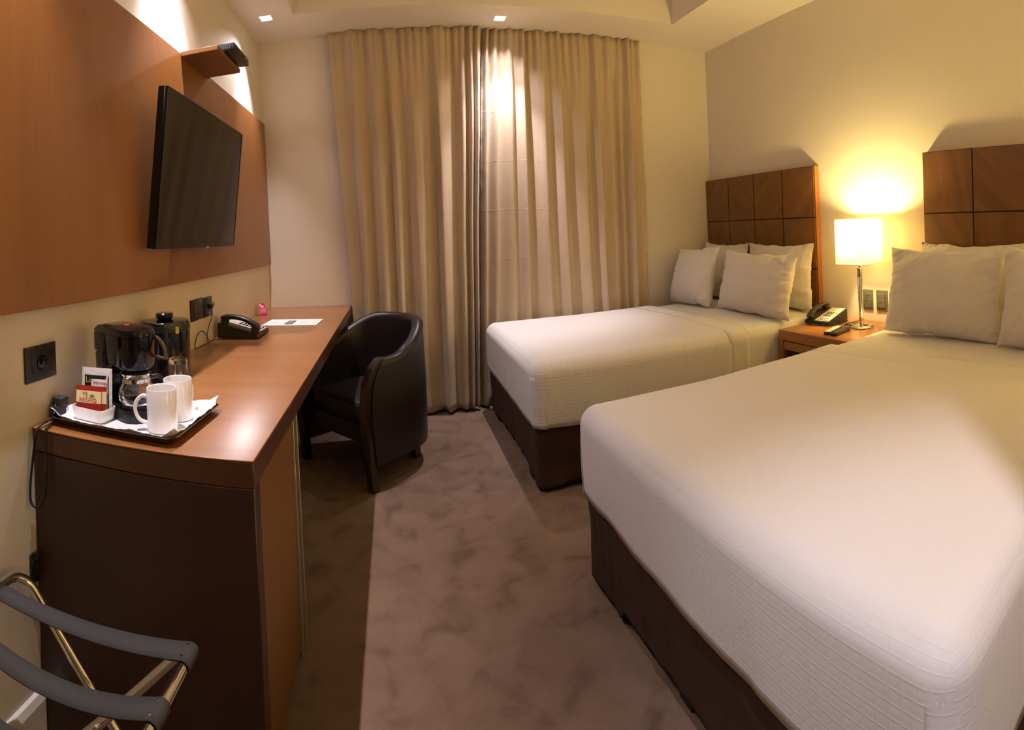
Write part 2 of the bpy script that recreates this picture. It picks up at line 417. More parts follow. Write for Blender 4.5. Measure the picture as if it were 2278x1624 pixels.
# ------------------------------------------------------------------ recessed downlights
def make_downlight(label):
    t = thing('recessed_downlight', label, 'ceiling light', (0, 0, ZC), 0, 'square recessed downlights')
    b = B(); h = HS; o = h + 0.010
    for (x0, y0, x1, y1) in ((-o, -o, o, -h + .001), (-o, h - .001, o, o), (-o, -h, -h + .001, h), (h - .001, -h, o, h)):
        box(b, (x0, y0, -0.004), (x1, y1, 0.0005), 0.001, 1)
    obj('frame', b, M['reflector'], t)
    b = B()
    for (x0, y0, x1, y1) in ((-h, -h, h, -h + .002), (-h, h - .002, h, h), (-h, -h, -h + .002, h), (h - .002, -h, h, h)):
        box(b, (x0, y0, 0), (x1, y1, 0.07))
    box(b, (-h, -h, 0.068), (h, h, 0.072))
    obj('housing', b, M['reflector'], t, smooth=False)
    b = B(); lathe(b, [(0.0, 0.040), (0.026, 0.036), (0.029, 0.040), (0.024, 0.060), (0.012, 0.066), (0, 0.066)], 24)
    obj('lamp_bulb', b, M['bulb'], t)
    b = B(); lathe(b, [(0.030, 0.034), (0.034, 0.034), (0.034, 0.046), (0.030, 0.046), (0.030, 0.034)], 24, cap=False)
    obj('gimbal_ring', b, M['chrome'], t)
    return t
LBL = ['square recessed downlight in the soffit over the far end of the desk',
       'square recessed downlight in the soffit in front of the curtains',
       'square recessed downlight in the soffit above the television shelf',
       'square recessed downlight in the soffit above the coffee tray end of the desk',
       'square recessed downlight in the entry corridor ceiling']
dl = make_downlight(LBL[0])
for k, (x, y) in enumerate(SPOTS):
    o = dl if k == 0 else copy_tree(dl)
    o.location = (x, y, ZC); o['label'] = LBL[k]
def spot(name, loc, power, color, size_deg, blend, aim=None, radius=0.012):
    l = bpy.data.lights.new(name, 'SPOT'); l.energy = power; l.color = color
    l.spot_size = math.radians(size_deg); l.spot_blend = blend; l.shadow_soft_size = radius
    o = bpy.data.objects.new(name, l); COL.objects.link(o); o.location = loc
    d = Vector(aim) - Vector(loc) if aim else Vector((0, 0, -1))
    o.rotation_euler = d.to_track_quat('-Z', 'Y').to_euler()
    return o
WHITE = (1.0, 0.90, 0.955)
def downlight_beams(k, hot, spill, hot_deg=56, aim=None, spill_aim=None, color=WHITE):
    x, y = SPOTS[k]; p = (x, y, ZC + 0.004)
    spot('downlight_beam', p, hot, color, hot_deg, 0.8, aim=aim)
    if spill: spot('downlight_spill', p, spill, WHITE, 104, 1.0, aim=spill_aim)
downlight_beams(0, 100, 50, 54, aim=(-0.98, 3.16, 0), spill_aim=(-0.4, 2.3, 0))
downlight_beams(1, 145, 30, 62)
downlight_beams(2, 120, 46, 64, aim=(-0.98, 1.98, 0), spill_aim=(-0.5, 2.06, 0))
downlight_beams(3, 100, 46, 62, aim=(-0.98, 0.86, 0), spill_aim=(-0.5, 0.86, 0))
downlight_beams(4, 165, 0, 44, aim=(0.72, 0.14, 0.6), color=(0.97, 0.90, 1.0))

# ------------------------------------------------------------------ wall panel, shelf, receiver, television
b = B(); box(b, (XL + 0.0005, -0.45, 1.089), (-0.880, 3.655, 2.110), 0.002, 1)
tag(obj('wall_panel', b, M['panel']), 'long reddish cherry wood panel on the wall behind the television', 'wall panel')

t = thing('wall_shelf', 'small cherry wood shelf above the television holding a black box', 'shelf', (-0.8795, 2.128, 2.094))
b = B(); box(b, (0, 0, 0), (0.175, 0.34, 0.020), 0.001, 1); obj('board', b, M['panel'], t)
b = B(); box(b, (0.001, 0.001, -0.004), (0.012, 0.339, -0.0001)); obj('fixing_strip', b, M['panel'], t)

t = thing('set_top_box', 'black receiver box overhanging the edge of the wall shelf', 'receiver', (-0.782, 2.222, 2.1145))
b = B(); box(b, (0, 0, 0.004), (0.125, 0.240, 0.040), 0.004, 2); obj('housing', b, M['black'], t)
b = B()
for i in range(9): box(b, (0.02 + i * 0.010, -0.001, 0.012), (0.025 + i * 0.010, 0.001, 0.036))
obj('vent_grille', b, M['matte'], t)
b = B(); box(b, (0.1245, 0.03, 0.012), (0.1265, 0.21, 0.034), 0.0006, 1); obj('front_panel', b, M['gloss'], t)
b = B(); box(b, (0.1262, 0.17, 0.020), (0.1272, 0.20, 0.027)); obj('display', b, M['inkgrey'], t)
for x in (0.015, 0.065):
    for y in (0.02, 0.22):
        b = B(); lathe(b, [(0.007, 0), (0.007, 0.0045)], 12, (x, y, 0)); obj('foot', b, M['rubber'], t)

t = thing('television', 'flat black television tilted down on the cherry wood panel', 'television', (-0.7765, 2.095, 1.523))
t.rotation_euler = (0, math.radians(7.6), 0)
W2, H2 = 0.455, 0.287
b = B(); box(b, (-0.030, -W2, -H2), (0.006, W2, H2), 0.003, 2); obj('housing', b, M['gloss'], t)
b = B(); box(b, (-0.058, -W2 + 0.12, -H2 + 0.05), (-0.029, W2 - 0.12, H2 - 0.16), 0.01, 2); obj('rear_cover', b, M['matte'], t)
b = B(); box(b, (0.0055, -W2 + 0.010, -H2 + 0.016), (0.0072, W2 - 0.010, H2 - 0.010)); obj('screen', b, M['tvscreen'], t, smooth=False)
b = B()
for (y0, z0, y1, z1) in ((-W2, -H2, W2, -H2 + .016), (-W2, H2 - .010, W2, H2), (-W2, -H2 + .016, -W2 + .010, H2 - .010), (W2 - .010, -H2 + .016, W2, H2 - .010)):
    box(b, (0.006, y0, z0), (0.0088, y1, z1), 0.0008, 1)
obj('bezel', b, M['black'], t)
b = B(); box(b, (0.004, 0.045, -H2 - 0.005), (0.010, 0.080, -H2 + 0.004), 0.001, 1); obj('status_light', b, M['alu'], t)
b = B(); box(b, (-0.094, -0.14, -0.05), (-0.057, 0.14, 0.09), 0.004, 1); obj('wall_mount', b, M['matte'], t)

# ------------------------------------------------------------------ desk
t = thing('desk', 'long cherry wood desk running along the left wall to the window wall', 'desk', (XL, DESK_Y0, 0))
DW = DESK_X - XL; DL = YB - 0.003 - DESK_Y0; ZA = DESK_Z - 0.060
b = B(); box(b, (0.001, 0, DESK_Z - 0.004), (DW, DL, DESK_Z), 0.0015, 2)
obj('desk_top', b, M['desk'], t)
b = B(); box(b, (0.001, 0.0004, ZA), (DW - 0.0004, DL, DESK_Z - 0.0041), 0.002, 1)
obj('edge_band', b, M['deskedge'], t)
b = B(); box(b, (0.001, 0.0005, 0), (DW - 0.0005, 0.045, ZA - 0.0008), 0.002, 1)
tag(obj('end_panel', b, M['deskside'], t), 'cherry end panel with its shade painted in')
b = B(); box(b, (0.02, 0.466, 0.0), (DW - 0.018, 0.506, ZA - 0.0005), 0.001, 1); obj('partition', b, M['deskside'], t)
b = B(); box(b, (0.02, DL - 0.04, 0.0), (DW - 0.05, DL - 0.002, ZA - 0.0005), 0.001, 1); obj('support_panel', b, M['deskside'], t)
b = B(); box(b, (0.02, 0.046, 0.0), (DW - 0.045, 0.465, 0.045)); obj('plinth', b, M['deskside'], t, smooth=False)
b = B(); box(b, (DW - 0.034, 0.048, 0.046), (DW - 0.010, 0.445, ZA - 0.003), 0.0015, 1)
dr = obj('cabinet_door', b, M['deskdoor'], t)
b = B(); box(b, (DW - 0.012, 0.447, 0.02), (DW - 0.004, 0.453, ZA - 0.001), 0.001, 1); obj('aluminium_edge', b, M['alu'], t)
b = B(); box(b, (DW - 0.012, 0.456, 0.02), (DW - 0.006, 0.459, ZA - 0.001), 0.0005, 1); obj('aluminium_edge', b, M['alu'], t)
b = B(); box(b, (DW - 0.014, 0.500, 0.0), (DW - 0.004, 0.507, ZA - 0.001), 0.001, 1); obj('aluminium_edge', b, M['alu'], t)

# ------------------------------------------------------------------ wall plates
def plate(name, label, cat, loc, face, w, h, m, kind, group=None):
    """face +1: on the left wall looking +x; -1: on the right wall looking -x. w along y."""
    t = thing(name, label, cat, loc, 0 if face > 0 else PI, group)
    b = B(); box(b, (0.0005, -w / 2, -h / 2), (0.008, w / 2, h / 2), 0.002, 2); obj('cover_plate', b, m, t)
    iw, ih = w * 0.62, h * 0.62
    if kind == 'socket':
        b = B(); box(b, (0.0078, -iw / 2, -ih / 2), (0.0100, iw / 2, ih / 2), 0.001, 1); ins = obj('socket_insert', b, m, t)
        b = B()
        for (y, z) in ((-0.009, 0.006), (0.009, 0.006), (0, -0.010)):
            box(b, (0.0098, y - 0.0022, z - 0.005), (0.0106, y + 0.0022, z + 0.005))
        obj('slots', b, M['rubber'], ins, smooth=False)
    if kind == 'round':
        b = B(); box(b, (0.0078, -iw / 2, -ih / 2), (0.0095, iw / 2, ih / 2), 0.001, 1); ins = obj('socket_insert', b, m, t)
        b = B(); rr = lathe(b, [(0.021, 0), (0.021, 0.003), (0.017, 0.003), (0.015, 0.0005), (0.006, 0.0005), (0.0055, 0.006), (0, 0.006)], 24)
        bmesh.ops.rotate(b, verts=b.verts, cent=(0, 0, 0), matrix=Matrix.Rotation(PI / 2, 3, 'Y'))
        bmesh.ops.translate(b, verts=b.verts, vec=(0.0093, 0, 0)); obj('socket_well', b, M['gloss'], ins)
    if kind == 'double':
        for dz, hh in ((0.026, 0.030), (-0.006, 0.028), (-0.036, 0.028)):
            b = B(); box(b, (0.0078, -iw / 2, dz - hh / 2), (0.0098, iw / 2, dz + hh / 2), 0.0008, 1); ins = obj('socket_module', b, m, t)
            if dz > -0.03:
                b = B()
                for y in (-0.009, 0.009): box(b, (0.0096, y - 0.003, dz - 0.003), (0.0104, y + 0.003, dz + 0.003))
                obj('slots', b, M['rubber'], ins, smooth=False)
    if kind == 'switch':
        for dz in (0.030, 0.0, -0.030):
            b = B(); box(b, (0.0078, -iw / 2, dz - 0.0142), (0.0125, iw / 2, dz + 0.0142), 0.0015, 1); obj('rocker', b, m, t)
    return t
plate('wall_outlet', 'large square black wall outlet above the near end of the desk', 'outlet', (XL, 1.105, 0.942), 1, 0.132, 0.095, M['outlet'], 'round')
plate('wall_outlet', 'empty black wall outlet just above the black ice bucket', 'outlet', (XL, 2.246, 0.950), 1, 0.148, 0.098, M['outlet'], 'socket')
plate('wall_outlet', 'black wall outlet above the desk with a plug in it', 'outlet', (XL, 2.388, 0.946), 1, 0.122, 0.094, M['outlet'], 'socket')
plate('wall_outlet', 'grey two-socket wall outlet right behind the bedside lamp stem', 'outlet', (XR, 2.020, 0.712), -1, 0.078, 0.128, M['outletgrey'], 'double')
plate('light_switch', 'grey rocker switch plate on the wall beside the near bed pillow', 'switch', (XR, 1.910, 0.712), -1, 0.085, 0.130, M['outletgrey'], 'switch')
plate('wall_outlet', 'small black wall outlet low beside the near end of the desk', 'outlet', (XL, 1.047, 0.42), 1, 0.030, 0.075, M['outlet'], 'socket')

# ------------------------------------------------------------------ serving tray and everything on it
ZD = DESK_Z + 0.0004
TC = (-0.688, 1.237)
t = thing('serving_tray', 'dark lacquered serving tray at the near end of the desk', 'tray', (TC[0], TC[1], ZD), math.radians(-3))
TW, TH = 0.190, 0.147
def tray_outline(w, h, c):
    return [(-w + c, -h), (w - c, -h), (w, -h + c), (w, h - c), (w - c, h), (-w + c, h), (-w, h - c), (-w, -h + c)]
b = B()
def trayring(w, h, c, z): return [b.verts.new((x, y, z)) for x, y in tray_outline(w, h, c)]
R = [trayring(TW - 0.022, TH - 0.022, 0.012, 0.0), trayring(TW, TH, 0.020, 0.022), trayring(TW - 0.003, TH - 0.003, 0.019, 0.0235),
     trayring(TW - 0.024, TH - 0.024, 0.012, 0.004)]
for p, q in zip(R, R[1:]):
    for i in range(8): b.faces.new((p[i], p[(i + 1) % 8], q[(i + 1) % 8], q[i]))
b.faces.new(R[0]); b.faces.new(R[-1])
obj('tray_body', b, M['traysteel'], t, angle=20)
ZTRAY = ZD + 0.0046

b = B()
NW, NH = 0.184, 0.140
def napf(u, v):
    x = (u * 2 - 1) * NW; y = (v * 2 - 1) * NH
    e = max(abs(u * 2 - 1), abs(v * 2 - 1))
    s = sstep(0.84, 1.0, e)
    ix = max(abs(x) - (TW - 0.026), abs(y) - (TH - 0.026), (abs(x) + abs(y) - (TW + TH - 0.066)) * 0.75, 0)
    z = 0.0003 + 1.0 * ix * (1.0 + 0.5 * max(0, nz(u * 5, v * 5))) + s * 0.004 * abs(nz(u * 14, v * 14, 2)) + 0.0006 * max(0, nz(u * 9, v * 9, 4))
    k = 1 - 0.03 * s * abs(nz(u * 11 + 3, v * 11))
    return Vector((x * k, y * k, max(z, 0.0003)))
grid(b, napf, 60, 44)
o = obj('paper_napkin', b, M['napkin'], None, loc=(TC[0], TC[1], ZTRAY), rot=(0, 0, math.radians(-3)))
md = o.modifiers.new('thickness', 'SOLIDIFY'); md.thickness = 0.0006; md.offset = 1
tag(o, 'crumpled white paper napkin lining the serving tray', 'napkin')
ZN = ZTRAY + 0.0016

def make_mug(label, loc, rotz):
    t = thing('mug', label, 'mug', loc, rotz, 'white mugs on the tray')
    r, h = 0.0385, 0.106
    b = B(); lathe(b, [(0, 0.0), (r - 0.004, 0.0), (r - 0.001, 0.002), (r, 0.006), (r, h - 0.002), (r - 0.0015, h), (r - 0.0035, h - 0.001), (r - 0.0042, h - 0.004), (r - 0.0042, 0.010), (r - 0.008, 0.006), (0, 0.006)], 48)
    obj('body', b, M['ceramic'], t)
    b = B(); tube(b, [(-r + 0.003, 0, h * 0.80), (-r - 0.012, 0, h * 0.81), (-r - 0.027, 0, h * 0.66), (-r - 0.029, 0, h * 0.45), (-r - 0.018, 0, h * 0.25), (-r + 0.002, 0, h * 0.17)], 0.0048, 12, 6, rx=0.0062)
    obj('handle', b, M['ceramic'], t)
    return t
mug = make_mug('white mug at the front corner of the tray, handle towards the sachet dish', (-0.581, 1.178, ZN), math.radians(22))
m2 = copy_tree(mug); m2.location = (-0.578, 1.272, ZN); m2.rotation_euler = (0, 0, math.radians(-100)); m2['label'] = 'white mug on the tray standing behind the front mug'

# dish with sachets
DC = Vector((-0.792, 1.186, ZN)); DR = math.radians(-8)
t = thing('ceramic_dish', 'small white square ceramic dish holding tea and coffee sachets', 'dish', DC, DR)
def rrect(w, h, r, n=6):
    out = []
    for cx, cy, a0 in ((w - r, h - r, 0), (-w + r, h - r, PI / 2), (-w + r, -h + r, PI), (w - r, -h + r, 1.5 * PI)):
        for k in range(n + 1): a = a0 + k * PI / 2 / n; out.append((cx + r * math.cos(a), cy + r * math.sin(a)))
    return out
def loft(bm, rings, capa=True, capb=True):
    R = [[bm.verts.new(p) for p in rg] for rg in rings]; n = len(R[0])
    for p, q in zip(R, R[1:]):
        for i in range(n): bm.faces.new((p[i], p[(i + 1) % n], q[(i + 1) % n], q[i]))
    if capa: bm.faces.new(R[0])
    if capb: bm.faces.new(R[-1])
def rr3(w, h, r, z, n=6): return [(x, y, z) for x, y in rrect(w, h, r, n)]
b = B(); loft(b, [rr3(.047, .025, .012, 0), rr3(.053, .030, .014, .006), rr3(.0565, .0335, .014, .034), rr3(.0555, .0325, .0135, .036), rr3(.053, .030, .012, .035), rr3(.050, .0275, .012, .008), rr3(.046, .024, .010, .005)])
obj('dish_body', b, M['ceramic'], t)

def card(bm, w, h, th, z0=0.0, x0=0.0, y0=0.0, crimp=0.0):
    box(bm, (x0 - w / 2, y0 - th / 2, z0), (x0 + w / 2, y0 + th / 2, z0 + h), min(0.0008, th * 0.4), 1)
def sachet(name, label, cat, off, lean, yaw, group=None):
    p = DC + Matrix.Rotation(DR, 3, 'Z') @ Vector(off)
    t = thing(name, label, cat, p, 0, group)
    t.rotation_euler = (math.radians(-lean), 0, DR + math.radians(yaw))
    return t
def puff(bm, w, h, th, n=10):
    """A flat packet, puffed in the middle with flat crimped edges."""
    for sgn in (1, -1):
        grid(bm, lambda u, v: Vector(((u - .5) * w, sgn * (0.0003 + th * max(0, math.sin(PI * u)) ** .6 * max(0, math.sin(PI * v)) ** .5), v * h)), n, n)
    bmesh.ops.remove_doubles(bm, verts=bm.verts, dist=0.0008)
def puff_y(x, z, w, h, th):
    u, v = x / w + .5, z / h
    return -(0.0003 + th * max(0, math.sin(PI * u)) ** .6 * max(0, math.sin(PI * v)) ** .5)
def text(s, size, m, parent, loc, rot, name='lettering', ext=0.0001, align='CENTER'):
    c = bpy.data.curves.new(name, 'FONT'); c.body = s; c.size = size; c.extrude = ext; c.align_x = align
    tmp = bpy.data.objects.new(name, c); COL.objects.link(tmp)
    me = bpy.data.meshes.new_from_object(tmp.evaluated_get(bpy.context.evaluated_depsgraph_get()))
    bpy.data.objects.remove(tmp); bpy.data.curves.remove(c)
    me.materials.clear(); me.materials.append(m)
    o = bpy.data.objects.new(name, me); link(o, parent); o.location = loc; o.rotation_euler = rot
    return o
UP = (PI / 2, 0, 0)
# coffee packet (white border, black label)
t = sachet('coffee_sachet', 'white coffee packet with a black label, tallest in the dish', 'sachet', (0.002, 0.0105, 0.008), 5, 13)
b = B(); puff(b, 0.093, 0.126, 0.003); obj('packet', b, M['paper'], t)
b = B(); grid(b, lambda u, v: Vector(((u - .5) * .074, puff_y((u - .5) * .074, .020 + v * .086, .093, .126, .003) - .0007, 0.020 + v * 0.086)), 12, 12)
obj('black_label', b, M['inkdark'], t)
text('Lo', 0.022, M['yellow'], t, (-0.022, -0.0046, 0.086), UP)
# sugar sachet
t = sachet('sugar_sachet', 'clear and white sugar sachet with red lettering between tea and coffee', 'sachet', (0.017, 0.0025, 0.008), 5, 13)
b = B(); puff(b, 0.050, 0.098, 0.0025); obj('packet', b, M['paper'], t)
text('Halmes', 0.014, M['redink'], t, (0.004, -0.0019, 0.0845), UP)
t = sachet('stir_stick', 'thin white stir stick poking out above the sugar sachet', 'stir stick', (0.008, 0.0065, 0.0075), 8, 0)
t.rotation_euler = (math.radians(-8), math.radians(14), DR)
b = B(); box(b, (-0.0028, -0.0005, 0), (0.0028, 0.0005, 0.114), 0.0004, 1); obj('stick', b, M['ceramic'], t)
# tea bags
def tea(label, off, yaw):
    t = sachet('tea_sachet', label, 'tea bag', off, 8, yaw, 'red black tea sachets')
    b = B(); puff(b, 0.078, 0.080, 0.0022); obj('packet', b, M['red'], t)
    b = B(); grid(b, lambda u, v: Vector(((u - .5) * .0770, puff_y((u - .5) * .077, .036 + v * .032, .078, .080, .0022) - .0005, 0.036 + v * 0.032)), 14, 6)
    band = obj('cream_band', b, M['cream'], t)
    text('TÉ', 0.0155, M['redink'], band, (-0.010, -0.0031, 0.0520), UP)
    text('NEGRO', 0.0155, M['redink'], band, (-0.001, -0.0032, 0.0388), UP)
    b = B()
    for k, (dx, dz, r) in enumerate(((0.007, 0.0555, 0.0026), (0.012, 0.0575, 0.0032), (0.017, 0.0558, 0.0026), (0.012, 0.0535, 0.0045))):
        lathe(b, [(0, 0), (r, 0), (r, 0.0003), (0, 0.0003)], 10, (dx, 0, 0)); 
        for v in b.verts:
            if not v.tag: v.co = Vector((v.co.x, -0.0036 - v.co.z, dz + v.co.y * (0.6 if k < 3 else 0.35))); v.tag = True
    obj('leaf_emblem', b, M['green'], band)
    return t
tea('red black-tea sachet with its whole label showing, in front in the dish', (-0.006, -0.0165, 0.0085), 13)
tea('red black-tea sachet mostly hidden behind the front tea sachet', (0.006, -0.0088, 0.0085), 13)
# cellophane wrapper
t = sachet('cellophane_wrapper', 'crumpled clear cellophane wrapper standing behind the coffee packet', 'wrapper', (-0.010, 0.0195, 0.0085), 2, 10)
b = B()
grid(b, lambda u, v: Vector(((u - .5) * (.078 + .030 * v), 0.004 * nz(u * 6, v * 5, 3) * (0.3 + v) + 0.002, v * (0.136 + 0.010 * nz(u * 5, 1)))), 24, 20)
obj('film', b, M['cello'], t)

# coffee maker, its carafe
CM = Vector((-0.740, 1.274, ZN)); CR = math.radians(-32)
t = thing('coffee_maker', 'black drip coffee maker at the back of the serving tray', 'coffee maker', CM, CR)
def sup(x0, x1, w, r, z, n=10, front=True):
    """Outline with a squared back (x0) and a round front (x1)."""
    out = [(x0 + r * (1 - math.cos(a)), -w + r * (1 - math.sin(a)), z) for a in [k * PI / 2 / 4 for k in range(5)]]
    rr_ = w * 0.96
    cx = x1 - rr_
    out += [(cx + rr_ * math.sin(a), -w * math.cos(a), z) for a in [k * PI / n for k in range(n + 1)]]
    out += [(x0 + r * (1 - math.cos(a)), w - r * (1 - math.sin(a)), z) for a in [k * PI / 2 / 4 for k in range(4, -1, -1)]]
    return out
XB1, XC1, XF1, HW = -0.085, -0.012, 0.118, 0.054
b = B(); loft(b, [sup(XB1 + .002, XF1 - .004, HW - .003, .008, .0), sup(XB1, XF1 - .002, HW - .001, .010, .004), sup(XB1, XF1 - .002, HW - .001, .010, .026), sup(XB1 + .002, XF1 - .006, HW - .003, .010, .031)])
obj('base', b, M['black'], t)
b = B(); lathe(b, [(0.044, 0.031), (0.046, 0.034), (0.044, 0.037), (0, 0.037)], 32, (0.064, 0, 0)); obj('warming_plate', b, M['matte'], t)
b = B(); box(b, (XB1 + .001, -HW + .001, 0.030), (XC1, HW - .001, 0.168), 0.008, 2); obj('column', b, M['gloss'], t)
b = B(); loft(b, [sup(XC1 + .0005, XF1 - .010, HW - .008, .006, .136), sup(XC1 + .0005, XF1 - .003, HW - .002, .006, .144), sup(XC1 + .0005, XF1, HW, .006, .222), sup(XC1 + .0005, XF1 - .001, HW - .001, .006, .2225)])
obj('filter_basket', b, M['gloss'], t)
b = B(); box(b, (XB1, -HW, 0.168), (XC1 + .0002, HW, 0.2225), 0.004, 2); obj('water_tank', b, M['gloss'], t)
b = B(); loft(b, [sup(XB1 + .001, XF1 + .001, HW + .001, .012, .2230), sup(XB1, XF1 + .0015, HW + .0015, .012, .230), sup(XB1 + .007, XF1 - .006, HW - .005, .014, .241), sup(XB1 + .03, XF1 - .03, HW - .02, .02, .246)])
lid = obj('lid', b, M['gloss'], t)
b = B(); lathe(b, [(0, 0.2455), (0.008, 0.2455), (0.0075, 0.2472), (0, 0.2472)], 16, (0.022, 0, 0), sx=1.2); tag(obj('emblem', b, M['redink'], lid), 'small red emblem')
b = B(); box(b, (-0.052, -HW - 0.0015, 0.06), (-0.026, -HW + 0.002, 0.205), 0.002, 1); obj('level_window', b, mat('smoke blue window', (0.012, 0.012, 0.02, 1), 0.1), t)
b = B(); tube(b, [(0.080, 0.040, 0.215), (0.100, 0.050, 0.213), (0.118, 0.058, 0.190), (0.126, 0.060, 0.158)], 0.0055, 10, 6, rx=0.004)
tube(b, [(0.126, 0.060, 0.160), (0.104, 0.048, 0.163), (0.082, 0.036, 0.165)], 0.004, 10, 3)
obj('basket_handle', b, M['amber'], t)
# carafe standing on the warming plate
cp = CM + Matrix.Rotation(CR, 3, 'Z') @ Vector((0.064, 0, 0.0376))
t = thing('coffee_carafe', 'empty glass coffee carafe inside the coffee maker', 'carafe', cp, CR)
prof = [(0, 0), (0.040, 0.0), (0.046, 0.004), (0.050, 0.016), (0.051, 0.030), (0.048, 0.046), (0.040, 0.060), (0.0385, 0.066), (0.0385, 0.076), (0.044, 0.0855)]
b = B(); lathe(b, prof, 40, cap=False); obj('glass_body', b, M['thinglass'], t)
b = B(); lathe(b, [(0.0388, 0.0625), (0.0405, 0.0625), (0.0405, 0.0725), (0.0388, 0.0725), (0.0388, 0.0625)], 40, cap=False); obj('metal_band', b, M['chrome'], t)
b = B(); lathe(b, [(0, 0.080), (0.037, 0.080), (0.040, 0.084), (0.036, 0.089), (0, 0.090)], 32); obj('lid', b, M['black'], t)
b = B()
for z, r in ((0.012, 0.0492), (0.022, 0.0508), (0.036, 0.0507)):
    lathe(b, [(r, z - 0.0008), (r + 0.0008, z), (r, z + 0.0008), (r - 0.0006, z), (r, z - 0.0008)], 40, cap=False)
obj('level_ring', b, M['thinglass'], t)
b = B(); tube(b, [(0.012, 0.039, 0.069), (0.010, 0.066, 0.066), (0.010, 0.078, 0.045), (0.010, 0.068, 0.020), (0.011, 0.050, 0.012)], 0.006, 10, 5)
obj('handle', b, M['black'], t)

# ice bucket and glass
t = thing('ice_bucket', 'black cylindrical ice bucket with a clear knobbed lid', 'ice bucket', (-0.803, 1.680, ZD))
b = B(); lathe(b, [(0, 0.0), (0.083, 0.0), (0.086, 0.003), (0.088, 0.170), (0.089, 0.186), (0.086, 0.188), (0.083, 0.184), (0.081, 0.010), (0, 0.010)], 56); obj('bucket_body', b, M['gloss'], t)
b = B(); lathe(b, [(0.0895, 0.172), (0.0905, 0.174), (0.0905, 0.192), (0.0885, 0.195)], 56, cap=False); obj('rim_band', b, M['black'], t)
b = B(); lathe(b, [(0.0895, 0.188), (0.0890, 0.200), (0.084, 0.2055), (0.040, 0.208), (0.024, 0.209), (0, 0.209)], 56, cap=False); ld = obj('clear_lid', b, M['smokelid'], t)
b = B(); lathe(b, [(0.024, 0.2085), (0.026, 0.212), (0.031, 0.216), (0.032, 0.228), (0.029, 0.232), (0, 0.233)], 32); obj('knob', b, M['gloss'], ld)
b = B()
for a in (-38,):
    ca, sa = math.cos(math.radians(a)), math.sin(math.radians(a))
    box(b, (0.0902, -0.007, 0.168), (0.0925, 0.007, 0.192), 0.0006, 1)
    bmesh.ops.rotate(b, verts=b.verts, cent=(0, 0, 0), matrix=Matrix.Rotation(math.radians(a), 3, 'Z'))
tag(obj('lid_clip', b, mat('brass clip', (0.6, 0.43, 0.12, 1), 0.25, metal=1), t), 'small brass clip')

t = thing('drinking_glass', 'clear drinking glass turned upside down beside the ice bucket', 'glass', (-0.672, 1.490, ZD))
b = B(); lathe(b, [(0.0345, 0.0), (0.0355, 0.0015), (0.0300, 0.108), (0.0290, 0.1145), (0.027, 0.116), (0, 0.1155)], 40, cap=False)
lathe(b, [(0.0345, 0.0), (0.0335, 0.0012), (0.0277, 0.098), (0.026, 0.1005), (0, 0.101)], 40, cap=False)
bmesh.ops.remove_doubles(b, verts=b.verts, dist=1e-5)
obj('tumbler', b, M['glass'], t)

# power cord of the coffee maker
t = thing('power_cord', 'black power cord with a block plug looping over the desk end', 'cord', (0, 0, 0))
b = B(); box(b, (-0.903, 1.130, ZD), (-0.868, 1.166, ZD + 0.040), 0.005, 2, rot=Matrix.Rotation(math.radians(0), 3, 'Z'))
box(b, (-0.900, 1.140, ZD + 0.036), (-0.866, 1.176, ZD + 0.062), 0.005, 2)
obj('plug', b, M['rubber'], t)
b = B()
tube(b, [(-0.885, 1.132, 0.792), (-0.884, 1.100, 0.789), (-0.882, 1.066, 0.786), (-0.884, 1.050, 0.770), (-0.893, 1.042, 0.700), (-0.897, 1.034, 0.640), (-0.893, 1.030, 0.597), (-0.872, 1.034, 0.590),
         (-0.858, 1.042, 0.620), (-0.856, 1.050, 0.680), (-0.856, 1.053, 0.745), (-0.857, 1.058, 0.782), (-0.862, 1.075, 0.787), (-0.874, 1.110, 0.789), (-0.892, 1.150, 0.840 - 0.010)], 0.0034, 10, 8)
obj('cable', b, M['cable'], t)

